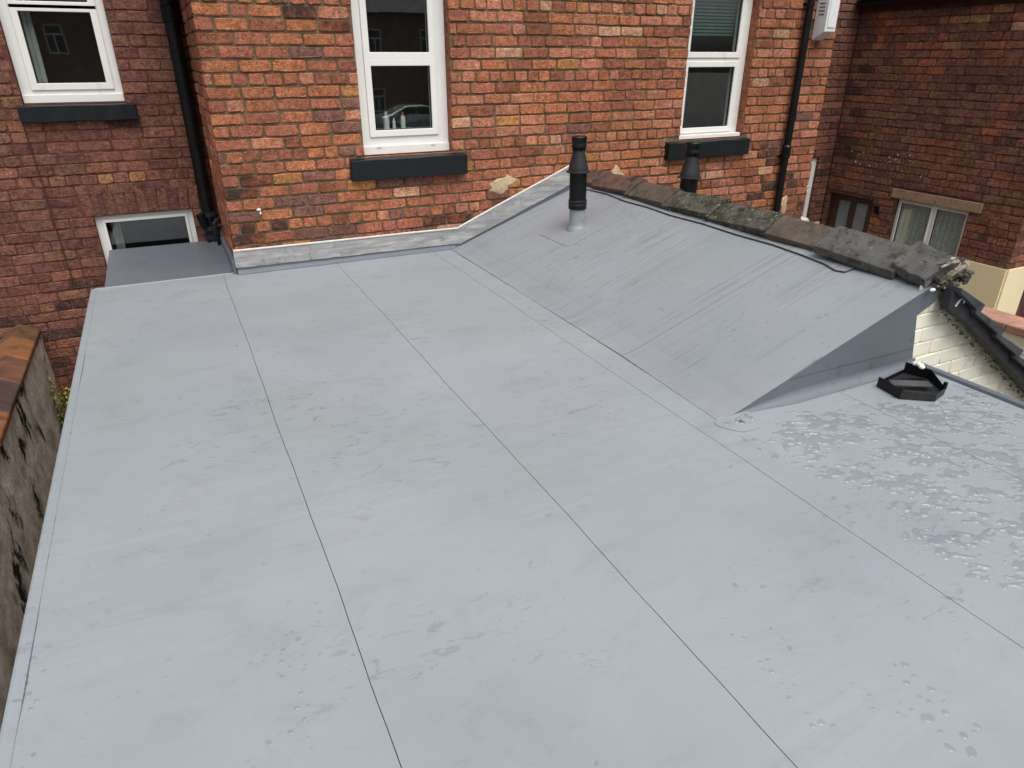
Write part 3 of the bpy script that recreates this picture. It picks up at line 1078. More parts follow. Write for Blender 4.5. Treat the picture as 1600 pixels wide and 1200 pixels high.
# eaves gutter and soffit of the wing
bm = bmesh.new()
seg = 8
pr = [(X2 - 0.10 + 0.055 * math.cos(math.pi + math.pi * k / seg), 2.085 + 0.055 * math.sin(math.pi + math.pi * k / seg)) for k in range(seg + 1)]
prism(bm, [(x, YB - 0.03, z) for x, z in pr], (0, Y2 - YB - 0.1, 0))
put('gutter', bm, M['plastic'], neigh, False)
boxo('soffit', (X2 - 0.04, Y2 - 0.1, 2.05), (X2 + 0.1, YB, 2.1), M['plastic'], neigh)
bm = bmesh.new()
prism(bm, [(X2 - 0.12, YB + 1.2, 2.12), (X2 + 2.6, YB + 1.2, 3.7), (X2 + 5.2, YB + 1.2, 2.12)], (0, Y2 - YB - 1.35, 0))
put('wing_roof', bm, M['roof_far'], neigh)
bm = bmesh.new()
box(bm, (X2 + 1.2, Y2 + 0.2, GZ), (X2 + 5.0, 8, 2.08))
put('wing_body', bm, M['far_brick'], neigh)
# sooty white splashes
rg = random.Random(21)
for k in range(18):
    cy = rg.choice([0.75, 0.35, 0.1, 0.2]) + rg.gauss(0, 0.12)
    cz = rg.choice([0.42, 0.33, 0.22, 0.30]) + rg.gauss(0, 0.05)
    blob('bird_lime', FN, toU(cy), cz, rg.uniform(0.003, 0.010), rg.uniform(0.003, 0.012), 0.004, M['white_mark'], wall_n, 50 + k)

# ------------------------------------------------------------------ flat roofed extension
ext = thing('flat_roof_extension', 'single storey extension with grey membrane flat roof filling the foreground', 'extension', (1.4, -3.0, GZ))
YN = -6.3
bm = bmesh.new()
box(bm, (-0.56, YN + 0.05, GZ), (3.40, -0.02, -0.13))
put('wall', bm, M['far_brick'], ext)
bm = bmesh.new()
box(bm, (-0.60, YN, -0.12), (2.13, 0.0, -0.0026))
box(bm, (2.1301, YN, -0.12), (3.43, -3.40, -0.0027))
put('deck_edge', bm, M['seam'], ext)


def sheet(name, pts, z, mat, parent, th=0.0022, wob=0.0022, seed=0):
    """membrane sheet from an outline (x, y), long sides cut slightly by hand"""
    rg = random.Random(seed)
    out = []
    n = len(pts)
    for i in range(n):
        a, b = Vector(pts[i]), Vector(pts[(i + 1) % n])
        k = max(1, int((b - a).length / 0.08)) if abs(b.y - a.y) > 0.5 else 1
        d = (b - a).normalized()
        nn = Vector((-d.y, d.x))
        for s in range(k):
            p = a + (b - a) * s / k
            out.append((p.x + 0.0022 * math.sin(3.1 * p.y) + 0.0013 * math.sin(8.3 * p.y + 1) + 0.0006 * math.sin(23 * p.y), p.y))
    bm = bmesh.new()
    prism(bm, [(x, y, z) for x, y in out], (0, 0, -th))
    bmesh.ops.triangulate(bm, faces=[f for f in bm.faces if len(f.verts) > 4])
    return put(name, bm, mat, parent)


G = 0.0013
sheet('membrane_sheet', [(-0.5895, YN), (0.222 - G, YN), (0.256 - G, 0.025), (-0.5895, 0.035)], 0.0, M['membrane'], ext, seed=1)
sheet('membrane_sheet', [(0.222 + G, YN), (1.050 - G, YN), (1.108 - G, -0.045), (0.40, -0.045), (0.352, -0.012), (0.352, 0.022), (0.256 + G, 0.025)], 0.0, M['membrane'], ext, seed=2)
sheet('membrane_sheet', [(1.050 + G, YN), (1.910 - G, YN), (1.925 - G, -0.045), (1.108 + G, -0.045)], 0.0, M['membrane'], ext, seed=3)
sheet('membrane_sheet', [(1.910 + G, YN), (2.790 - G, YN), (2.795 - G, -3.423), (2.10, -3.423), (2.050 - G, -3.44), (2.085 - G, -2.6), (2.095 - G, -0.045), (1.925 + G, -0.045)], 0.0, M['membrane'], ext, seed=4)
sheet('membrane_sheet', [(2.790 + G, YN), (3.425, YN), (3.425, -3.423), (2.795 + G, -3.423)], 0.0, M['membrane'], ext, seed=5)
# kerb trims
bm = bmesh.new()
prism(bm, [(-0.625, YN, -0.14), (-0.625, YN, 0.002), (-0.617, YN, 0.006), (-0.606, YN, 0.006), (-0.590, YN, 0.002), (-0.588, YN, -0.003), (-0.615, YN, -0.02), (-0.615, YN, -0.14)], (0, 0.04 - YN, 0))
put('edge_trim', bm, M['membrane'], ext)
bm = bmesh.new()
prism(bm, [(3.421, YN, -0.003), (3.424, YN, 0.016), (3.436, YN, 0.024), (3.450, YN, 0.022), (3.456, YN, 0.010), (3.456, YN, -0.15), (3.446, YN, -0.15), (3.44, YN, -0.003)], (0, -3.44 - YN, 0))
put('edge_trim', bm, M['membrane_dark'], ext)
bm = bmesh.new()
prism(bm, [(-0.60, 0.034, -0.06), (-0.60, 0.034, 0.003), (-0.60, 0.042, 0.006), (-0.60, 0.056, 0.004), (-0.60, 0.056, -0.06)], (0.955, -0.012, 0))
put('back_trim', bm, M['trim'], ext)
# lower piece between the return and the rear wall
bm = bmesh.new()
g = []
nx, ny = 10, 12
for i in range(nx + 1):
    r_ = []
    for j in range(ny + 1):
        x = -0.545 + (0.330 + 0.545) * i / nx
        y = 0.057 + (1.195 - 0.057) * j / ny
        e = max(0, (i / nx - 0.9) * 10)
        r_.append(bm.verts.new((x + 0.0 * e, y, -0.012 + 0.02 * (j / ny) + 0.03 * e ** 2 + 0.002 * math.sin(j * 1.7 + i * 0.4))))
    g.append(r_)
for i in range(nx):
    for j in range(ny):
        bm.faces.new((g[i][j], g[i + 1][j], g[i + 1][j + 1], g[i][j + 1]))
r0 = bmesh.ops.extrude_face_region(bm, geom=list(bm.faces))
bmesh.ops.translate(bm, vec=(0, 0, -0.09), verts=[v for v in r0['geom'] if isinstance(v, bmesh.types.BMVert)])
bmesh.ops.recalc_face_normals(bm, faces=bm.faces)
put('corner_membrane', bm, M['membrane_dark'], ext, True)  # darker colour carries the enclosed corner's shade and the wall's reflection
bm = bmesh.new()
box(bm, (-0.54, 0.06, GZ), (0.35, 1.19, -0.11))
put('corner_wall', bm, M['far_brick'], ext)
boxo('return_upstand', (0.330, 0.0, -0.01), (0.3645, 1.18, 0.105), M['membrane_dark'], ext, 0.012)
# upstand under the lead, main wall
bm = bmesh.new()
prof = [(-0.047, -0.002), (-0.047, 0.0035), (-0.036, 0.008), (-0.026, 0.016), (-0.019, 0.030), (-0.016, 0.09), (-0.006, 0.09), (-0.006, -0.002)]
prism(bm, [(0.362, y, z) for y, z in prof], (SLX - 0.362, 0, 0))
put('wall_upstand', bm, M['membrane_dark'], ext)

# ------------------------------------------------------------------ pitched lean-to with membrane slope, ridge tiles and cream gable
lean = thing('pitched_roof_extension', 'small pitched roof with grey membrane slope, mossy ridge tiles and cream gable', 'extension', (3.6, -1.7, GZ))
YG = -3.42
RS = 0.68                                  # right slope
EX = 5.10                                  # right eave
rz = lambda x: 0.455 - RS * (x - RX)
bm = bmesh.new()
prism(bm, [(2.15, -3.40, -0.13), (2.15, -3.40, -0.012), (RX, -3.40, 0.44), (EX, -3.40, rz(EX) - 0.02), (EX, -3.40, GZ), (3.41, -3.40, GZ), (3.41, -3.40, -0.13)], (0, 3.385, 0))
lean_wall = put('gable_wall', bm, M['cream_joint'], lean)
# cream painted bricks, cut along the verge
rg = random.Random(14)
FG = Frame(0, -3.40, 0)


def clip(poly, f):
    out = []
    for i in range(len(poly)):
        a, b = poly[i], poly[(i + 1) % len(poly)]
        fa, fb = f(a), f(b)
        if fa <= 0:
            out.append(a)
        if fa * fb < 0:
            t = fa / (fa - fb)
            out.append((a[0] + (b[0] - a[0]) * t, a[1] + (b[1] - a[1]) * t))
    return out


for i in range(36):
    za = 0.46 - 0.0845 * (i + 1)
    zb = za + 0.0845
    u = 3.32 - (0.115 if i % 2 else 0.0)
    while u < EX:
        L = 0.23 * rg.uniform(0.97, 1.03)
        a, b = max(u, 3.325), min(u + L, EX)
        u += L
        if b - a < 0.04:
            continue
        jt = 0.0035
        c = 0.006
        poly = [(a + jt + c, za + jt), (b - jt - c, za + jt + rg.uniform(-0.001, 0.001)), (b - jt, za + jt + c), (b - jt, zb - jt - c),
                (b - jt - c, zb - jt), (a + jt + c, zb - jt), (a + jt, zb - jt - c), (a + jt, za + jt + c)]
        poly = clip(poly, lambda p: p[1] - (rz(p[0]) - 0.06))
        poly = clip(poly, lambda p: 3.326 - p[0])
        if len(poly) < 3:
            continue
        ar = 0.5 * abs(sum(p[0] * q[1] - q[0] * p[1] for p, q in zip(poly, poly[1:] + poly[:1])))
        if ar < 0.0012 or za < -1.6:
            continue
        cx = sum(p[0] for p in poly) / len(poly)
        cz = sum(p[1] for p in poly) / len(poly)
        n1 = rg.uniform(0.006, 0.010)
        bm = bmesh.new()
        A = [bm.verts.new(FG.p(x, z, -0.004)) for x, z in poly]
        Bv = [bm.verts.new(FG.p(x, z, n1 - 0.005)) for x, z in poly]
        Cv = [bm.verts.new(FG.p(cx + (x - cx) * 0.96, cz + (z - cz) * 0.90, n1 + rg.uniform(-0.001, 0.001))) for x, z in poly]
        n = len(poly)
        for k in range(n):
            j = (k + 1) % n
            bm.faces.new((A[k], A[j], Bv[j], Bv[k]))
            bm.faces.new((Bv[k], Bv[j], Cv[j], Cv[k]))
        bm.faces.new(Cv)
        put('brick', bm, M['cream_brick'], lean_wall, True)

# membrane on the slope: telegraphed ridges of the old covering run up the fall
rg = random.Random(31)
ridges = []
y = -0.35
while y > -2.55:
    ridges.append((y, -rg.uniform(0.0008, 0.0022) * (1.0 if y > -1.9 else 0.6), rg.uniform(2.16, 2.5), rg.uniform(3.1, 3.5)))
    y -= rg.choice([0.035, 0.045, 0.06, 0.08, 0.11])


def slope_sheet(name, y0, y1, seed, lift, withr, x_lo=2.098, x_hi=3.40):
    bm = bmesh.new()
    ny = max(2, int((y0 - y1) / (0.004 if withr else 0.06)))
    xs = [x_lo, 2.112, 2.126, 2.140, 2.154, 2.170, 2.19, 2.25, 2.258, 2.262, 2.4, 2.6, 2.8, 3.0, 3.2, 3.35, x_hi]
    g = []
    for i in range(ny + 1):
        y = y0 + (y1 - y0) * i / ny
        r_ = []
        xv = 2.0855 + (2.048 - 2.0855) * min(1, max(0, (-2.6 - y) / 0.84))
        if y > -2.6:
            xv = 2.0955 - 0.010 * (-y / 2.6)
        for x in xs:
            x = max(x, xv) if x > x_lo else xv + 0.0015
            # rounded fold at the valley
            d = x - SLX
            z = SLK * (math.sqrt(d * d + 0.0012) + d) / 2
            if x > 2.26:
                z += 0.0015                          # upper sheet laps the turned-up flat sheet
            if withr and x > 2.15:
                for (ry, a, xa, xb) in ridges:
                    q = (y - ry) / 0.0045
                    if abs(q) < 4 and xa < x < xb:
                        z += a * math.exp(-q * q)
            r_.append(bm.verts.new((x, y, z + lift)))
        g.append(r_)
    for i in range(ny):
        for j in range(len(xs) - 1):
            bm.faces.new((g[i][j], g[i + 1][j], g[i + 1][j + 1], g[i][j + 1]))
    bmesh.ops.recalc_face_normals(bm, faces=bm.faces)
    if bm.faces[0].normal.z < 0:
        bmesh.ops.reverse_faces(bm, faces=bm.faces)
    r0 = bmesh.ops.extrude_face_region(bm, geom=list(bm.faces))
    bmesh.ops.translate(bm, vec=(0, 0, -0.004), verts=[v for v in r0['geom'] if isinstance(v, bmesh.types.BMVert)])
    bmesh.ops.recalc_face_normals(bm, faces=bm.faces)
    return put(name, bm, M['membrane_slope'], lean, True)


bm = bmesh.new()
prism(bm, [(2.12, -3.40, -0.02), (RX, -3.40, slope_z(RX) - 0.008), (RX, -3.40, slope_z(RX) - 0.03), (2.12, -3.40, -0.04)], (0, 3.39, 0))
put('slope_deck', bm, M['seam'], lean)
slope_sheet('slope_membrane', -0.02, -2.605, 1, 0.0, True)
slope_sheet('slope_membrane', -2.6095, -2.9315, 2, 0.0004, False)
slope_sheet('slope_membrane', -2.933, YG - 0.004, 3, 0.0008, False, 2.10, 3.455)
# loose upper edge of the membrane with its dark lip, and the tongue under the ridge
for (pts, r_) in (([(3.318, -0.02), (3.335, -0.25), (3.35, -0.5), (3.328, -0.8), (3.335, -1.1), (3.322, -1.4), (3.334, -1.75), (3.325, -2.1), (3.332, -2.4), (3.318, -2.65), (3.300, -2.83), (3.275, -2.93), (3.285, -2.985), (3.36, -3.01), (3.40, -3.0)], 0.0045),):
    bm = bmesh.new()
    tube(bm, [(x, y, slope_z(x) + 0.008) for x, y in pts], r_, 6)
    put('membrane_edge_bead', bm, M['seam'], lean, True)
    bm = bmesh.new()
    outl = pts + [(3.44, -3.0), (3.44, -0.02)]
    prism(bm, [(x, y, slope_z(x) + 0.0095) for x, y in outl], (0, 0, -0.004))
    bmesh.ops.triangulate(bm, faces=[f for f in bm.faces if len(f.verts) > 4])
    put('ridge_membrane', bm, M['membrane_slope'], lean)
# patch round the flue
bm = bmesh.new()
pp = [(2.655, -0.60), (2.655, -1.04), (2.70, -1.055), (3.12, -1.055), (3.12, -0.60)]
prism(bm, [(x, y, slope_z(x) + 0.0055) for x, y in pp], (0, 0, -0.004))
bmesh.ops.triangulate(bm, faces=[f for f in bm.faces if len(f.verts) > 4])
put('flue_patch', bm, M['membrane_slope'], lean)
# dark gable facing with coved foot and an upper lap
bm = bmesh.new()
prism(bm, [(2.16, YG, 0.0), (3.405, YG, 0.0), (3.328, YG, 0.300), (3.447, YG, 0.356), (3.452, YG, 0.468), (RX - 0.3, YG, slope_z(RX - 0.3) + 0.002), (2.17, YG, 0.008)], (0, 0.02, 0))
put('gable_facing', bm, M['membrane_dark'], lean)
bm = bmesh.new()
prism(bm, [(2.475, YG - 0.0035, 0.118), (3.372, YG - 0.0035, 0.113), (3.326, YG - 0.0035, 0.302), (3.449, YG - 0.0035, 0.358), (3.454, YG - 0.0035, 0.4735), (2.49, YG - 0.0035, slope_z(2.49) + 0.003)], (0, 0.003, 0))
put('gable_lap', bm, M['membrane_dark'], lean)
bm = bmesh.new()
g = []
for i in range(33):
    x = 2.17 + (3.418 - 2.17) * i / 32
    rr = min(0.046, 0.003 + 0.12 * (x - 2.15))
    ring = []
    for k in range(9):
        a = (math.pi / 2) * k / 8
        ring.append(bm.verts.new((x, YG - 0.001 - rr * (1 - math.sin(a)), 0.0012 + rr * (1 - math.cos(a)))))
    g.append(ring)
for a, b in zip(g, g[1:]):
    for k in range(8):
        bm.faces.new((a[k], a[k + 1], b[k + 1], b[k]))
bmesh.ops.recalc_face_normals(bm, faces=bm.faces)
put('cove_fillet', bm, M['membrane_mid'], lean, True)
# welded corner patch where slope, gable and flat roof meet
bm = bmesh.new()
k = 30
vs = []
for i in range(k):
    a = 2 * math.pi * i / k
    vs.append((2.135 + 0.115 * math.cos(a) * (1 + 0.12 * math.sin(3 * a)), -3.485 + 0.085 * math.sin(a), 0.0034))
prism(bm, vs, (0, 0, -0.0028))
put('corner_patch', bm, M['membrane'], lean)
rg = random.Random(77)
bm = bmesh.new()
for i in range(16):
    a = rg.uniform(0, 6.28)
    px, py = 2.135 + 0.08 * math.cos(a) * rg.random(), -3.475 + 0.055 * math.sin(a) * rg.random()
    r_ = rg.uniform(0.006, 0.016)
    m4 = Matrix.Translation((px, py, 0.004)) @ Matrix.Diagonal((r_ * rg.uniform(1, 2), r_, 0.0035, 1))
    bmesh.ops.create_icosphere(bm, subdivisions=2, radius=1, matrix=m4)
put('weld_blisters', bm, M['water'], lean, True)

# ridge tiles
RT = [(-0.03, -0.27, 'tile_red', 0.008), (-0.24, -0.77, 'tile_red', 0.013), (-0.73, -1.265, 'tile_brown', 0.012), (-1.235, -1.755, 'tile_moss', 0.014),
      (-1.72, -2.285, 'tile_moss', 0.015), (-2.30, -2.70, 'tile_brown', -0.004)]


def ridge_tile(y0, y1, mat, tilt, x_lo=3.365, w=0.15, name='ridge_tile', drop=0.045, th=0.036, yaw=0.0, lift=0.0, rough=0.004, seed=0):
    rg = random.Random(seed)
    xc = x_lo + w
    zl = 0.475 + lift
    zt = zl + 0.095
    bm = bmesh.new()
    ny = 6
    rings = []
    for i in range(ny + 1):
        t = i / ny
        y = y0 + (y1 - y0) * t
        dz = tilt * (t - 0.5) * 2
        dx = yaw * (t - 0.5)
        j = lambda: rg.uniform(-rough, rough)
        pts = [(x_lo, zl - th), (x_lo - 0.006, zl), (xc - 0.03, zt - 0.012), (xc, zt), (xc + 0.03, zt - 0.012), (xc + w, zl - 0.02), (xc + w - 0.006, zl - th - 0.02), (xc, zt - th * 1.3)]
        yy = y + (j() * 2 if i in (0, ny) else 0)
        rings.append([bm.verts.new((x + dx + j() * 0.5, yy + (j() if i in (0, ny) else 0), z + dz + j() * 0.5)) for x, z in pts])
    n = 8
    for a, b in zip(rings, rings[1:]):
        for k in range(n):
            m = (k + 1) % n
            bm.faces.new((a[k], a[m], b[m], b[k]))
    bm.faces.new(rings[0])
    bm.faces.new(list(reversed(rings[-1])))
    bmesh.ops.recalc_face_normals(bm, faces=bm.faces)
    return put(name, bm, M[mat], lean, False, 0.004)


for k, (a, b, m, t) in enumerate(RT):
    o = ridge_tile(a, b, m, t, seed=k, lift=0.012 + [0.0, 0.004, 0.0, 0.005, 0.002, 0.0][k], yaw=[0.0, 0.02, -0.015, 0.012, -0.02, 0.015][k], rough=0.006)
    # pointed joint bead at the near end of each tile
    if k in (0, 1, 3, 4):
        bm = bmesh.new()
        tube(bm, [(3.355, b + 0.01, 0.478), (3.42, b + 0.008, 0.528), (3.49, b + 0.006, 0.572), (3.52, b + 0.006, 0.584)], [0.010, 0.012, 0.012, 0.010], 7)
        put('joint_fillet', bm, M['tile_brown' if k < 3 else 'tile_moss'], o, True)
ox = ridge_tile(-2.725, -3.235, 'tile_grey', -0.014, x_lo=3.325, w=0.185, name='ridge_tile', seed=40, lift=0.022, th=0.046, yaw=0.02)
ox['label'] = 'grey slab-like ridge tile near the open end'
o2 = ridge_tile(-3.20, -3.455, 'tile_grey', -0.018, x_lo=3.335, w=0.175, name='broken_ridge_tile', seed=41, lift=0.030, th=0.046, rough=0.012, yaw=-0.03)
o2['label'] = 'cracked last ridge tile with split layers'
# split layers, old bedding and rubble at the ridge end
rg = random.Random(4)
for k in range(7):
    y = -3.40 - 0.012 * k
    bm = bmesh.new()
    a = rg.uniform(-0.12, 0.12)
    x0, z0 = 3.36 + 0.012 * k, 0.438 + 0.012 * (k % 3)
    p0 = Vector((x0, y + rg.uniform(0, 0.03), z0))
    d = Vector((0.19 * rg.uniform(0.7, 1.1), rg.uniform(-0.03, 0.02), 0.095 + rg.uniform(-0.02, 0.02)))
    wv = Vector((-0.02, 0.10, 0.0)) * rg.uniform(0.6, 1.2)
    prism(bm, [p0, p0 + d * 0.5 + Vector((0, rg.uniform(-0.02, 0.01), 0)), p0 + d, p0 + d + wv * rg.uniform(0.6, 1), p0 + wv], (0, 0.004, 0.012))
    put('tile_flake', bm, M[['tile_grey', 'tile_moss', 'mortar_bed'][k % 3]], o2)
bm = bmesh.new()
for k in range(40):
    p = (3.38 + rg.uniform(0, 0.24), -3.43 + rg.uniform(-0.03, 0.03), 0.47 + rg.uniform(-0.03, 0.03))
    r_ = rg.uniform(0.008, 0.024)
    bmesh.ops.create_icosphere(bm, subdivisions=1, radius=r_, matrix=Matrix.Translation(p) @ Matrix.Diagonal((1.3, 1, 0.7, 1)))
tag(put('bedding_rubble', bm, M['tile_moss'], o2), kind='stuff')
for k, p in enumerate(((3.352, -3.45, 0.442), (3.50, -3.42, 0.575))):
    bm = bmesh.new()
    bmesh.ops.create_icosphere(bm, subdivisions=2, radius=0.012, matrix=Matrix.Translation(p) @ Matrix.Diagonal((1.6, 1, 0.8, 1)))
    put('mortar_crumb', bm, M['sealant'], o2, True)
bm = bmesh.new()
tube(bm, [(3.40, -3.43, 0.545), (3.44, -3.445, 0.565), (3.485, -3.455, 0.572), (3.51, -3.45, 0.560), (3.49, -3.465, 0.545), (3.455, -3.47, 0.535)], [0.006, 0.008, 0.011, 0.010, 0.008, 0.005], 7)
put('pale_bedding_strip', bm, M['mortar_bed'], o2, True)
# moss cushions along the tiles
bm = bmesh.new()
for k in range(150):
    y = rg.choice([rg.uniform(-1.25, -2.25), rg.uniform(-0.75, -3.2)])
    e = rg.random()
    x = 3.362 + 0.14 * e ** 2.2
    z = 0.474 + 0.095 * (x - 3.362) / 0.15
    r_ = rg.uniform(0.004, 0.013)
    bmesh.ops.create_icosphere(bm, subdivisions=1, radius=r_, matrix=Matrix.Translation((x, y, z)) @ Matrix.Diagonal((1.2, 1.5, 0.5, 1)))
tag(put('moss_cushions', bm, M['moss'], lean), kind='stuff')

# slates and verge on the far slope: three rows near the verge tile by tile
gx, gz = 0.265, -0.178
for c in range(0, 6):
    x1 = 3.717 + gx * c          # lower end of this course
    z1 = 0.330 + gz * c
    ln = 0.33 if c else 0.25
    x0, z0 = x1 - ln, z1 + ln * 0.50
    for r_ in range(10):
        ya, yb = -3.525 + r_ * 0.335, -3.525 + (r_ + 1) * 0.335 - 0.006
        bm = bmesh.new()
        prism(bm, [(x0, ya, z0), (x1, ya, z1), (x1 - 0.024, ya, z1 - 0.042), (x0, ya, z0 - 0.026)], (0, yb - ya, 0))
        put('roof_tile', bm, M['slate_tile'], lean, False, 0.003)
    # cloaked verge side below each tile
    bm = bmesh.new()
    if c == 0:
        cl = [(3.457, 0.432), (x1 - 0.02, z1 - 0.022), (x1 - 0.055, z1 - 0.105), (3.457, 0.335)]
    else:
        cl = [(x1 - gx - 0.052, z1 + 0.5 * (gx + 0.052) - 0.016), (x1 - 0.02, z1 - 0.022), (x1 - 0.055, z1 - 0.105), (x1 - gx - 0.055, z1 - gz - 0.105)]
    prism(bm, [(a, -3.492, b) for a, b in cl], (0, 0.05, 0))
    put('verge_cloak', bm, M['slate'], lean, False, 0.004)
bm = bmesh.new()
for k in range(90):
    t = rg.random()
    x = 3.42 + 1.3 * t
    z = 0.345 - 0.675 * (x - 3.42) - 0.012 + rg.uniform(-0.01, 0.008)
    bmesh.ops.create_icosphere(bm, subdivisions=1, radius=rg.uniform(0.004, 0.010), matrix=Matrix.Translation((x, -3.470 + rg.uniform(-0.01, 0.02), z + 0.012)) @ Matrix.Diagonal((1.6, 1, 0.8, 1)))
tag(put('verge_moss', bm, M['tile_moss'], lean), kind='stuff')
bm = bmesh.new()
tube(bm, [(3.505, -3.496, 0.345), (3.525, -3.497, 0.375), (3.55, -3.498, 0.385), (3.565, -3.498, 0.375), (3.566, -3.498, 0.355)], 0.005, 6)
put('verge_clip', bm, M['sealant'], lean, True)

# ------------------------------------------------------------------ lead flashing, strip by strip, with its sealant line
flash = thing('lead_flashing', 'weathered grey lead flashing strip stepped along the foot of the orange brick wall', 'flashing', (1.8, 0, 0.03))
segs = [(0.352, 0.92), (0.905, 1.14), (1.125, 2.045), (2.03, 2.19)]
rg = random.Random(2)
for k, (a, b) in enumerate(segs):
    f = lambda x: 0.052 - 0.012 * (x - 0.35) / 1.84
    n = 6
    bm = bmesh.new()
    up_, lo_ = [], []
    for i in range(n + 1):
        x = a + (b - a) * i / n
        y = -0.021 - 0.0012 * (k % 2) - 0.0015 * k * 0
        lo_.append((x, y - 0.004 + rg.uniform(-0.002, 0.002), f(x) + rg.uniform(-0.002, 0.002)))
        up_.append((x, y + 0.004, f(x) + 0.128))
    vb = [bm.verts.new(p) for p in lo_]
    vt = [bm.verts.new(p) for p in up_]
    for i in range(n):
        bm.faces.new((vb[i], vb[i + 1], vt[i + 1], vt[i]))
    r0 = bmesh.ops.extrude_face_region(bm, geom=list(bm.faces))
    bmesh.ops.translate(bm, vec=(0, 0.004, 0), verts=[v for v in r0['geom'] if isinstance(v, bmesh.types.BMVert)])
    bmesh.ops.recalc_face_normals(bm, faces=bm.faces)
    put('lead_strip', bm, M['lead'], flash)
for k, (a, b) in enumerate([(2.175, 2.94), (2.925, 3.40)]):
    bm = bmesh.new()
    n = 6
    vb, vt = [], []
    for i in range(n + 1):
        x = a + (b - a) * i / n
        zz = 0.036 + 0.385 * (x - 2.175)
        y = -0.0245 - 0.001 * k
        vb.append(bm.verts.new((x + 0.012, y - 0.004 + rg.uniform(-0.002, 0.002), zz + rg.uniform(-0.002, 0.002))))
        vt.append(bm.verts.new((x - 0.018, y + 0.004, 0.166 + 0.405 * (x - 2.175))))
    for i in range(n):
        bm.faces.new((vb[i], vb[i + 1], vt[i + 1], vt[i]))
    r0 = bmesh.ops.extrude_face_region(bm, geom=list(bm.faces))
    bmesh.ops.translate(bm, vec=(0, 0.004, 0), verts=[v for v in r0['geom'] if isinstance(v, bmesh.types.BMVert)])
    bmesh.ops.recalc_face_normals(bm, faces=bm.faces)
    put('lead_strip', bm, M['lead'], flash)
bm = bmesh.new()
pts = [(0.355, 0.183)] + [(0.355 + (2.165 - 0.355) * t, 0.183 - 0.012 * t) for t in (0.25, 0.5, 0.75, 1.0)] + [(x, 0.170 + 0.405 * (x - 2.157)) for x in (2.24, 2.5, 2.8, 3.1, 3.37)]
tube(bm, [(x, -0.016 + rg.uniform(-0.001, 0.001), z + rg.uniform(-0.002, 0.002)) for x, z in pts], 0.0085, 8)
put('sealant_bead', bm, M['sealant'], flash, True)
# slope upstand behind the lead
bm = bmesh.new()
prism(bm, [(2.13, -0.004, 0.0), (3.42, -0.004, slope_z(3.42)), (3.42, -0.004, slope_z(3.42) + 0.10), (2.13, -0.004, 0.09)], (0, -0.014, 0))
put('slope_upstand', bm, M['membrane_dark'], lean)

# ------------------------------------------------------------------ flue terminals
def flue(x, y, zb, label, dz=0.0, boot=True, tilt=0.0):
    t = thing('flue_terminal', label, 'flue', (x, y, zb), 'boiler flues by the ridge')
    c = (x, y, zb)
    if boot:
        bm = bmesh.new()
        lathe(bm, [(0.088, -0.03), (0.078, 0.006), (0.070, 0.016), (0.064, 0.03), (0.062, 0.165)], c, 28)
        put('membrane_boot', bm, M['membrane_slope'], t, True)
    bm = bmesh.new()
    lathe(bm, [(0.069, 0.150), (0.072, 0.152), (0.072, 0.178), (0.068, 0.180), (0.068, 0.196), (0.071, 0.198), (0.071, 0.222), (0.067, 0.224), (0.067, 0.440)], c, 28)
    put('outer_pipe', bm, M['plastic'], t, True)
    for h in (0.186, 0.212):
        bm = bmesh.new()
        lathe(bm, [(0.0715, h - 0.006), (0.0735, h - 0.004), (0.0735, h + 0.004), (0.0715, h + 0.006)], c, 28)
        put('clamp_ring', bm, M['plastic_dull'], t, True)
    bm = bmesh.new()
    lathe(bm, [(0.060, 0.425), (0.092, 0.428), (0.094, 0.436), (0.078, 0.442), (0.076, 0.462), (0.074, 0.470), (0.046, 0.580), (0.044, 0.588)], c, 28)
    put('cone_collar', bm, M['plastic_dull'], t, True)
    bm = bmesh.new()
    lathe(bm, [(0.038, 0.580), (0.038, 0.618)], c, 20)
    put('inner_pipe', bm, M['plastic'], t, True)
    for k in range(8):
        a = 2 * math.pi * k / 8
        bm = bmesh.new()
        px, py = x + 0.047 * math.cos(a), y + 0.047 * math.sin(a)
        lathe(bm, [(0.0055, 0.585), (0.0055, 0.665)], (px, py, zb), 8)
        put('cage_bar', bm, M['plastic'], t)
    bm = bmesh.new()
    lathe(bm, [(0.050, 0.606), (0.057, 0.610), (0.057, 0.622), (0.052, 0.640), (0.058, 0.655), (0.059, 0.684), (0.054, 0.690)], c, 28)
    put('cap', bm, M['plastic'], t, True)
    if tilt:
        t.rotation_euler = (0, tilt, 0)
    return t


flue(2.880, -0.805, slope_z(2.880) + 0.0, 'black flue terminal rising from a grey boot in the membrane slope', tilt=R(-1.0))
flue(3.625, -1.20, 0.225, 'black flue terminal standing behind the mossy ridge tiles', boot=True, tilt=R(1.5))

# ------------------------------------------------------------------ pipes
def drainpipe(name, label, x, y, r, z0, z1, brackets, wallN, sockets, mat):
    t = thing(name, label, 'drainpipe', (x, y, z0))
    bm = bmesh.new()
    lathe(bm, [(r, 0), (r, z1 - z0)], (x, y, z0), 20)
    put('pipe', bm, M[mat], t, True)
    for z in sockets:
        bm = bmesh.new()
        lathe(bm, [(r + 0.001, -0.06), (r + 0.009, -0.055), (r + 0.009, 0.05), (r + 0.012, 0.055), (r + 0.001, 0.07)], (x, y, z), 20)
        put('socket', bm, M[mat], t, True)
    for z in brackets:
        bm = bmesh.new()
        lathe(bm, [(r + 0.001, -0.012), (r + 0.006, -0.012), (r + 0.006, 0.012), (r + 0.001, 0.012)], (x, y, z), 20)
        box(bm, (x + wallN[0] - 0.045, y + wallN[1] - 0.012, z - 0.012), (x + wallN[0] + 0.045, y + wallN[1], z + 0.012))
        put('bracket', bm, M['plastic'], t)
    return t


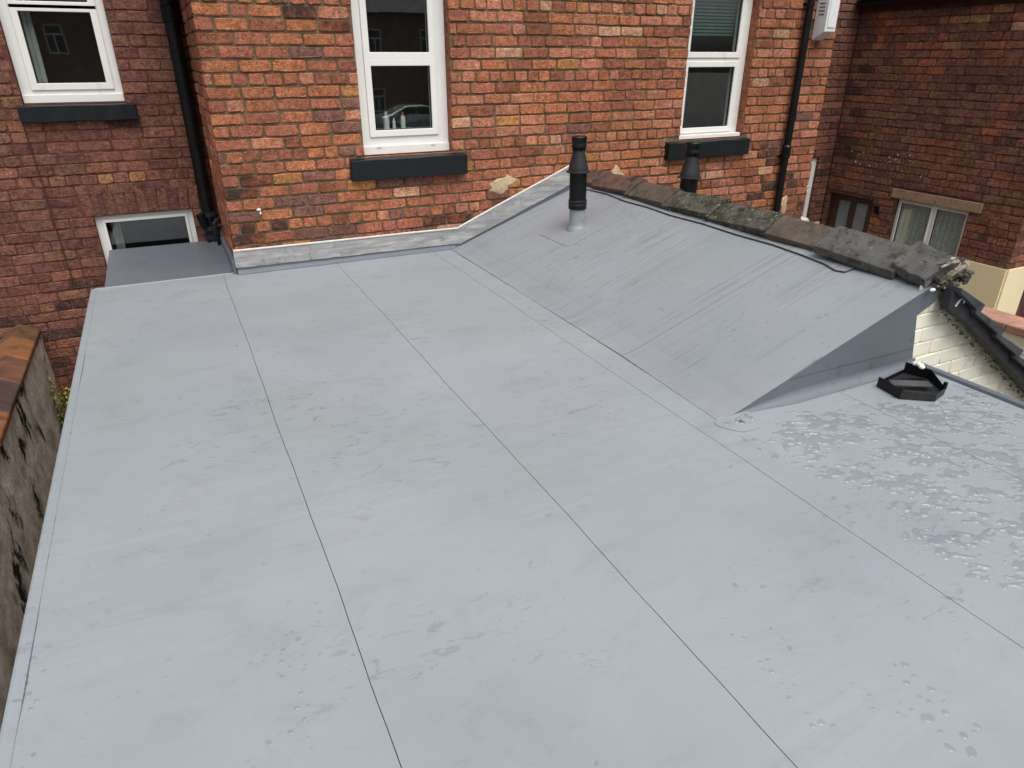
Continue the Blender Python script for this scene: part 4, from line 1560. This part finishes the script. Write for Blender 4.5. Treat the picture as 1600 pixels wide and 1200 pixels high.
soil = drainpipe('soil_pipe', 'thick black soil pipe in the corner beside the left brick return', 0.285, YB - 0.075, 0.055, -0.02, 3.0, [1.32, 0.52], (0.0, 0.068), [1.80], 'plastic')
bm = bmesh.new()
tube(bm, [(0.285, YB - 0.075, 0.10), (0.24, YB - 0.10, 0.17), (0.22, YB - 0.10, 0.26)], 0.045, 12)
put('branch', bm, M['plastic'], soil, True)
for k, (z, r_) in enumerate(((0.25, 0.066), (0.13, 0.068), (0.05, 0.066))):
    bm = bmesh.new()
    lathe(bm, [(0.056, -0.02), (r_, -0.018), (r_, 0.018), (0.056, 0.02)], (0.285, YB - 0.075, z), 20)
    put('coupling_ring', bm, M['plastic_dull'], soil, True)
bm = bmesh.new()
tube(bm, [(0.36, YB - 0.20, 0.22), (0.33, YB - 0.22, 0.22), (0.31, YB - 0.22, 0.19), (0.305, YB - 0.20, 0.10), (0.305, YB - 0.18, 0.02)], 0.021, 10)
put('waste_pipe', bm, M['plastic_dull'], soil, True)
bm = bmesh.new()
tube(bm, [(0.362, YB - 0.36, 0.20), (0.335, YB - 0.36, 0.20), (0.32, YB - 0.34, 0.17), (0.315, YB - 0.33, 0.02)], 0.018, 10)
put('waste_pipe', bm, M['plastic'], soil, True)
drainpipe('downpipe', 'slim black downpipe on the orange brick wall right of the window', 5.86, -0.055, 0.036, -2.3, 2.1, [1.95, 0.56, -0.5], (0.0, 0.05), [0.60], 'plastic')

# thin sagging service cable on the dark left wall
bm = bmesh.new()
tube(bm, [(-0.905, YB - 0.012, 1.15), (-0.895, YB - 0.011, 0.9), (-0.885, YB - 0.012, 0.5), (-0.88, YB - 0.011, 0.1), (-0.872, YB - 0.012, -0.25)], 0.0045, 6)
tag(put('service_cable', bm, plain('maroon_cable', (0.045, 0.022, 0.02), 0.6), None, True), 'thin dark cable running down the brick wall under the upper left window', 'cable')

# white vent cowl at the right corner of the main wall
vent = thing('vent_cowl', 'white plastic vent cowl with slits high on the right brick corner', 'vent', (6.14, 0, 1.64))
bm = bmesh.new()
prism(bm, [(6.00, -0.004, 1.640), (6.00, -0.15, 1.715), (6.00, -0.15, 2.10), (6.00, -0.004, 2.10)], (0.145, 0, 0))
put('body', bm, M['white_plastic'], vent, False, 0.006)
for k in range(4):
    z = 1.86 + k * 0.032
    boxo('louvre_slit', (5.9975, -0.11, z), (6.0035, -0.045, z + 0.008), M['seam'], vent)
bm = bmesh.new()
box(bm, (6.02, -0.158, 1.75), (6.125, -0.1505, 2.08))
put('front_panel', bm, M['white_plastic'], vent, False, 0.004)

# ------------------------------------------------------------------ left boundary wall with brick coping
bw = thing('boundary_wall', 'stained grey rendered boundary wall with terracotta coping left of the roof', 'wall', (-1.33, -2.3, GZ))
bm = bmesh.new()
g = []
ny, nz = 90, 26
rg = random.Random(6)
YE = -6.2
for i in range(ny + 1):
    r_ = []
    for j in range(nz + 1):
        y = YB - 0.02 + (YE - YB) * i / ny
        z = GZ + (-0.625 - GZ) * j / nz
        r_.append(bm.verts.new((-1.225 + rg.uniform(-0.006, 0.008) + 0.012 * math.sin(y * 2.1 + z * 1.3) + 0.05 * max(0, (-1.2 - z)) * 0.4, y, z)))
    g.append(r_)
for i in range(ny):
    for j in range(nz):
        bm.faces.new((g[i][j], g[i + 1][j], g[i + 1][j + 1], g[i][j + 1]))
bmesh.ops.recalc_face_normals(bm, faces=bm.faces)
if bm.faces[0].normal.x < 0:
    bmesh.ops.reverse_faces(bm, faces=bm.faces)
put('render_face', bm, M['render'], bw, True)
boxo('wall_core', (-1.44, YE, GZ), (-1.28, YB - 0.02, -0.63), M['render'], bw)
ys = [1.205, 0.878, 0.456, 0.003, -0.480]
while ys[-1] > YE + 0.5:
    ys.append(ys[-1] - rg.uniform(0.42, 0.47))
for k, (a, b) in enumerate(zip(ys, ys[1:])):
    bm = bmesh.new()
    j = lambda: rg.uniform(-0.005, 0.005)
    dz = rg.uniform(-0.006, 0.006)
    prism(bm, [(-1.205 + j(), a - 0.006, -0.640 + dz), (-1.203 + j(), a - 0.006, -0.592 + dz), (-1.335, a - 0.006, -0.520 + dz), (-1.468, a - 0.006, -0.592 + dz), (-1.466, a - 0.006, -0.640 + dz)], (0, b - a + 0.008, 0))
    o = put('coping_brick', bm, COPM[[0, 1, 2, 3, 4, 5, 1, 0, 3, 2][k % 10]], bw, False, 0.010)
bm = bmesh.new()
prism(bm, [(-1.22, YE, -0.645), (-1.22, YE, -0.602), (-1.335, YE, -0.538), (-1.452, YE, -0.602), (-1.452, YE, -0.645)], (0, 1.2 - YE, 0))
put('coping_joint', bm, M['mortar'], bw)

# weed rooted in the wall
weed = thing('wall_weed', 'small yellow-green weed growing out of the grey rendered wall', 'plant', (-1.21, 0.85, -1.42))
rg = random.Random(9)
lf = {'leaf': [], 'leaf_yellow': []}
for k in range(9):
    y0, z0 = 0.83 + rg.uniform(-0.05, 0.08), -1.42 + rg.uniform(-0.05, 0.1)
    top = Vector((-1.12 + rg.uniform(-0.05, 0.06), 0.86 + rg.uniform(-0.22, 0.30), -1.00 + rg.uniform(-0.20, 0.10)))
    p0 = Vector((-1.215, y0, z0))
    mid = (p0 + top) / 2 + Vector((0.05, rg.uniform(-0.03, 0.03), 0.03))
    bm = bmesh.new()
    tube(bm, [p0, mid, top], [0.004, 0.003, 0.0015], 5)
    put('stem', bm, M['stem'], weed, True)
    for q in range(26):
        t = 0.15 + 0.9 * rg.random()
        c = (p0 * (1 - t) ** 2 + mid * 2 * t * (1 - t) + top * t * t) + Vector((rg.gauss(0, 0.022), rg.gauss(0, 0.03), rg.gauss(0, 0.022)))
        c.x = max(c.x, -1.19)
        lf['leaf_yellow' if (rg.random() < 0.25 + 0.55 * t) else 'leaf'].append((c, rg.uniform(0.010, 0.024)))
for key, lst in lf.items():
    bm = bmesh.new()
    for c, s in lst:
        a = Vector((rg.gauss(0, 1), rg.gauss(0, 1), rg.gauss(0, 1))).normalized()
        b = a.cross(Vector((rg.gauss(0, 1), rg.gauss(0, 1), rg.gauss(0, 1)))).normalized()
        n = a.cross(b)
        v = [bm.verts.new(p) for p in (c - a * s, c + b * s * 0.5 + n * s * 0.15, c + a * s, c - b * s * 0.5 + n * s * 0.15)]
        bm.faces.new(v)
    tag(put('foliage' if key == 'leaf' else 'yellow_foliage', bm, M[key], weed), kind='stuff')

# ------------------------------------------------------------------ neighbour's yard wall with pink coping, lamp
yw = thing('yard_wall', 'cream brick yard wall with pink coping beyond the slate verge', 'wall', (7.1, -3, GZ))
boxo('wall_core', (6.99, -5.2, GZ), (7.20, -1.36, -0.885), M['cream_joint'], yw)
FY = Frame(6.99, -1.36, R(-90))
CM = {'cream': M['cream_brick']}
wy = yw.children[0]
brickwork(wy, FY, 0.0, 3.8, -1.7, -0.885, [], lambda u, z, rg: 'cream', lambda u, z: z < -1.7, seed=19, mats=CM, zref=-0.93, hdr=3, nface=0.010, joint=0.008, cap=80)
ya = -1.33
for k in range(5):
    boxo('coping_stone', (6.93, ya - 0.745, -0.878), (7.27, ya, -0.80), M['pink'], yw, 0.012)
    ya -= 0.752
lamp = thing('outdoor_lamp', 'small white domed lamp on a black base near the slim window', 'lamp', (7.64, 1.2, -0.62))
bm = bmesh.new()
bmesh.ops.create_uvsphere(bm, u_segments=20, v_segments=10, radius=0.11, matrix=Matrix.Translation((7.62, 1.12, -0.515)) @ Matrix.Diagonal((1.25, 0.7, 0.55, 1)))
put('dome', bm, M['white_plastic'], lamp, True)
bm = bmesh.new()
lathe(bm, [(0.13, 0), (0.145, 0.01), (0.145, 0.03), (0.11, 0.045)], (7.65, 1.11, -0.60), 20)
put('base', bm, M['plastic'], lamp, True)
boxo('arm', (7.60, 1.12, -0.62), (7.68, 1.204, -0.56), M['plastic'], lamp)

# ------------------------------------------------------------------ black plastic tray lying on the roof
tray = thing('plastic_tray', 'broken black plastic tray lying on the wet grey membrane by the gable', 'tray', (3.17, -3.6, 0.002))
hexa = [(2.985, -3.655), (3.115, -3.750), (3.230, -3.720), (3.315, -3.580), (3.270, -3.465), (3.010, -3.510)]
cx = sum(p[0] for p in hexa) / 6
cy = sum(p[1] for p in hexa) / 6
ins = lambda p, k: (cx + (p[0] - cx) * k, cy + (p[1] - cy) * k)
bm = bmesh.new()
prism(bm, [(x, y, 0.004) for x, y in [ins(p, 0.97) for p in hexa]], (0, 0, 0.006))
put('floor', bm, M['plastic_dull'], tray)
hts = [0.052, 0.042, 0.036, 0.062, 0.026, 0.056]
for k in range(6):
    p, q_ = hexa[k], hexa[(k + 1) % 6]
    pi, qi = ins(p, 0.955), ins(q_, 0.955)
    h0, h1 = hts[k], hts[(k + 1) % 6] if k not in (3, 4) else (0.070 if k == 3 else 0.03)
    if k == 4:
        h0 = 0.028
    bm = bmesh.new()
    v0 = [bm.verts.new((*r_, 0.003)) for r_ in (p, q_, qi, pi)]
    v1 = [bm.verts.new((p[0], p[1], h0)), bm.verts.new((q_[0], q_[1], h1)), bm.verts.new((qi[0], qi[1], h1)), bm.verts.new((pi[0], pi[1], h0))]
    bm.faces.new(list(reversed(v0)))
    bm.faces.new(v1)
    for a in range(4):
        b = (a + 1) % 4
        bm.faces.new((v0[a], v0[b], v1[b], v1[a]))
    put('side_wall', bm, M['plastic_dull' if k in (0, 1) else 'plastic'], tray, False, 0.002)  # front walls get the greyer plastic to put the light on them into colour
bm = bmesh.new()
prism(bm, [(3.012, -3.590, 0.046), (3.190, -3.680, 0.040), (3.222, -3.630, 0.040), (3.045, -3.540, 0.046)], (0, 0, -0.010))
put('cross_bar', bm, M['tray_grey'], tray, False, 0.002)
bm = bmesh.new()
prism(bm, [(3.070, -3.545, 0.020), (3.245, -3.62, 0.020), (3.27, -3.57, 0.020), (3.10, -3.505, 0.020)], (0, 0, -0.008))
put('inner_strip', bm, M['plastic'], tray)
bm = bmesh.new()
for k in range(5):
    bmesh.ops.create_icosphere(bm, subdivisions=2, radius=0.017, matrix=Matrix.Translation((3.290 + 0.006 * (k % 2), -3.540 + 0.009 * k, 0.066 + 0.004 * (k % 3))) @ Matrix.Diagonal((0.9, 1, 0.7, 1)))
put('white_residue', bm, M['white_mark'], tray, True)
for (x, y) in ((2.990, -3.652), (3.224, -3.715)):
    boxo('clip_lug', (x - 0.008, y - 0.008, 0.03), (x + 0.008, y + 0.008, 0.068), M['plastic'], tray, 0.002)


# ------------------------------------------------------------------ rain water left standing on the membrane
def vnoise(X, Y, seed):
    rs = np.random.RandomState(seed)
    T = rs.rand(256, 256)
    xi, yi = np.floor(X).astype(int), np.floor(Y).astype(int)
    fx, fy = X - xi, Y - yi
    fx, fy = fx * fx * (3 - 2 * fx), fy * fy * (3 - 2 * fy)
    g = lambda a, b: T[a % 256, b % 256]
    return (g(xi, yi) * (1 - fx) + g(xi + 1, yi) * fx) * (1 - fy) + (g(xi, yi + 1) * (1 - fx) + g(xi + 1, yi + 1) * fx) * fy


st = 0.0045
xs = np.arange(2.03, 3.42, st)
ys_ = np.arange(-5.25, -3.50, st)
X, Y = np.meshgrid(xs, ys_, indexing='ij')
wx = X + 0.02 * (vnoise(X * 14, Y * 14, 9) - 0.5)
wy_ = Y + 0.02 * (vnoise(X * 14 + 40, Y * 14, 10) - 0.5)
wa, wb = 0.896 * wx - 0.443 * wy_, 0.443 * wx + 0.896 * wy_      # streaks lie across the fall
f = 0.34 * vnoise(wa * 24, wb * 46, 1) + 0.34 * vnoise(wa * 52, wb * 100, 2) + 0.32 * vnoise(wa * 9, wb * 15, 3)
edge = np.clip((X - (2.075 + 0.05 * vnoise(X * 3, Y * 3, 5))) / 0.14, -0.6, 1)
edge2 = np.clip((-3.53 - Y) / 0.05, -1, 1)
edge3 = np.clip((3.40 - X) / 0.03, -1, 1)
thr = 0.525 + 0.10 * (1 - np.minimum(np.minimum(edge, edge2), edge3))
hgt = np.clip((f - thr) / 0.16, -1, 1)
H = np.where(hgt > 0, 0.0026 * np.sqrt(np.clip(hgt, 0, 1)) + 0.0016, 0.0006 + 0.02 * np.clip(hgt, -0.2, 0))
tx, ty = X, Y
inside = (hgt > 0) & ~((np.abs(tx - 3.19) < 0.18) & (np.abs(ty + 3.61) < 0.15))
keep = inside[:-1, :-1] | inside[1:, :-1] | inside[1:, 1:] | inside[:-1, 1:]
idx = -np.ones(X.shape, int)
used = np.zeros(X.shape, bool)
for a, b in ((0, 0), (1, 0), (1, 1), (0, 1)):
    used[a:X.shape[0] - 1 + a, b:X.shape[1] - 1 + b] |= keep
idx[used] = np.arange(used.sum())
verts = np.stack([X[used], Y[used], H[used]], 1)
ii, jj = np.nonzero(keep)
faces = np.stack([idx[ii, jj], idx[ii + 1, jj], idx[ii + 1, jj + 1], idx[ii, jj + 1]], 1)
me = bpy.data.meshes.new('rain_water')
me.from_pydata(verts.tolist(), [], faces.tolist())
me.materials.append(M['water'])
me.polygons.foreach_set('use_smooth', [True] * len(me.polygons))
rw = bpy.data.objects.new('rain_water', me)
col.objects.link(rw)
tag(rw, 'beads and puddles of rain water on the grey membrane at the right', 'water', kind='stuff')
# scattered single drops and tracks on the dry sheets
bm = bmesh.new()
rg = random.Random(55)
clusters = [(0.05, -3.95, 0.05, 0.05, 14, 0.009), (0.10, -3.96, 0.08, 0.05, 14, 0.007), (0.03, -4.17, 0.015, 0.08, 9, 0.009), (0.20, -3.96, 0.05, 0.03, 8, 0.007), (-0.10, -4.2, 0.04, 0.03, 6, 0.008),
            (-0.29, -3.32, 0.02, 0.02, 3, 0.009), (-0.2, -3.36, 0.04, 0.01, 5, 0.006), (-0.56, -3.15, 0.03, 0.03, 5, 0.008), (-0.575, -3.79, 0.02, 0.05, 7, 0.012),
            (1.22, -4.54, 0.012, 0.10, 12, 0.010), (1.19, -4.72, 0.012, 0.08, 8, 0.009), (1.53, -4.76, 0.03, 0.05, 10, 0.013), (1.50, -4.88, 0.03, 0.05, 10, 0.014), (1.46, -4.93, 0.02, 0.03, 5, 0.016),
            (1.40, -4.80, 0.05, 0.05, 8, 0.008), (1.36, -4.2, 0.015, 0.05, 5, 0.006), (0.39, -3.0, 0.04, 0.03, 7, 0.010), (1.43, -2.65, 0.06, 0.02, 7, 0.012), (1.9, -1.2, 0.3, 0.3, 10, 0.008),
            (0.0, -1.6, 0.3, 0.5, 22, 0.008), (0.7, -2.0, 0.3, 0.4, 14, 0.007), (1.6, -3.0, 0.25, 0.4, 16, 0.007)]
dropped = []
for (cx_, cy_, sx, sy, n, r_) in clusters:
    for k in range(n):
        x, y = cx_ + rg.gauss(0, sx), cy_ + rg.gauss(0, sy)
        r2 = r_ * rg.uniform(0.35, 0.9)
        if any((x - a) ** 2 + (y - b) ** 2 < (1.6 * (r2 + c)) ** 2 for a, b, c in dropped):
            continue
        dropped.append((x, y, r2))
        bmesh.ops.create_icosphere(bm, subdivisions=2, radius=1, matrix=Matrix.Translation((x, y, 0.0004)) @ Matrix.Rotation(rg.uniform(0, 3), 4, 'Z') @ Matrix.Diagonal((r2 * rg.uniform(0.8, 1.5), r2, 0.0018, 1)))
tag(put('rain_drops', bm, M['water'], None, True), 'single rain drops scattered over the dry foreground membrane', 'water', kind='stuff')

# ------------------------------------------------------------------ what the windows mirror: houses and a car across the open ground behind
opp = thing('terrace_house', 'brick terrace across the open ground, seen mirrored in the windows', 'house', (6, -40, GZ))
FO = Frame(0, -38, R(180))               # faces +Y, u = -x
wins = [(-16.2, 1.6), (-13.0, 1.6), (-8.6, 1.6), (-5.0, 1.6), (0.9, 1.6), (3.3, 1.6), (7.4, 1.6), (-13.0, -1.6), (-5.0, -1.6), (3.3, -1.6)]
holes = [(u, u + 0.8, z, z + 1.35) for u, z in wins]
bm = bmesh.new()
plate(bm, FO, -30, 14, GZ, 3.9, holes, 0, -0.25)
wo = put('wall', bm, M['far_brick'], opp)
for (a, b, c, d) in holes:
    bm = bmesh.new()
    plate(bm, FO, a, b, c, d, [(a + 0.08, a + 0.38, c + 0.08, c + 0.85), (a + 0.44, b - 0.08, c + 0.08, c + 0.85), (a + 0.08, b - 0.08, c + 0.93, d - 0.08)], -0.08, -0.14, 0, True)
    w = put('window', bm, M['upvc'], opp)
    bm = bmesh.new()
    plate(bm, FO, a + 0.01, b - 0.01, c + 0.01, d - 0.01, [], -0.145, -0.16)
    put('pane', bm, M['seam'], w)
bm = bmesh.new()
prism(bm, [(-14.2, -37.7, 3.85), (-14.2, -42, 6.6), (-14.2, -46.3, 3.85)], (44.4, 0, 0))
put('roof', bm, M['roof_far'], opp)
bm = bmesh.new()
box(bm, (-13.9, -45.8, GZ), (29.9, -38.3, 3.84))
put('house_body', bm, M['far_brick'], opp)

car = thing('parked_car', 'silver hatchback parked in front of the far terrace, mirrored in the middle window', 'car', (13.2, -34, GZ))
prof = [(-2.0, 0.28), (-2.05, 0.62), (-1.95, 0.86), (-1.35, 0.98), (-0.55, 1.40), (0.55, 1.46), (1.35, 1.30), (1.85, 0.98), (2.02, 0.80), (2.05, 0.35), (1.95, 0.26), (-1.9, 0.24)]
bm = bmesh.new()
rings = []
for (yy, s) in ((-0.84, 0.94), (-0.78, 1.0), (0.78, 1.0), (0.84, 0.94)):
    rings.append([bm.verts.new((13.2 + x * s, -34 + yy * (1.0 if z < 1.0 else 0.86), GZ + 0.24 + (z - 0.24) * (s * 0.5 + 0.5))) for x, z in prof])
for a, b in zip(rings, rings[1:]):
    for k in range(len(prof)):
        j = (k + 1) % len(prof)
        bm.faces.new((a[k], a[j], b[j], b[k]))
bm.faces.new(rings[0])
bm.faces.new(list(reversed(rings[-1])))
bmesh.ops.recalc_face_normals(bm, faces=bm.faces)
put('body', bm, M['car'], car, False, 0.05)
for x in (-1.25, 1.3):
    for y in (-0.80, 0.80):
        bm = bmesh.new()
        bmesh.ops.create_cone(bm, cap_ends=True, segments=24, radius1=0.31, radius2=0.31, depth=0.2, matrix=Matrix.Translation((13.2 + x, -34 + y, GZ + 0.31)) @ Matrix.Rotation(R(90), 4, 'X'))
        w = put('wheel', bm, M['tyre'], car, False, 0.02)
        bm = bmesh.new()
        bmesh.ops.create_cone(bm, cap_ends=True, segments=20, radius1=0.19, radius2=0.17, depth=0.215, matrix=Matrix.Translation((13.2 + x, -34 + y, GZ + 0.31)) @ Matrix.Rotation(R(90), 4, 'X'))
        put('rim', bm, M['car'], w)
for pts in ([(-1.15, 1.02), (-0.5, 1.34), (0.05, 1.38), (0.05, 1.0)], [(0.13, 1.0), (0.13, 1.38), (0.6, 1.38), (1.2, 1.24), (1.45, 1.02)]):
    bm = bmesh.new()
    prism(bm, [(13.2 + x, -34 + 0.725, GZ + z) for x, z in pts], (0, 0.09, 0))
    put('side_window', bm, M['seam'], car)

for o in list(bpy.data.objects):
    if o.type == 'MESH' and o.parent is None and 'kind' not in o and 'label' not in o:
        o['label'] = o.name.replace('_', ' ')
print('objects', len(bpy.data.objects))
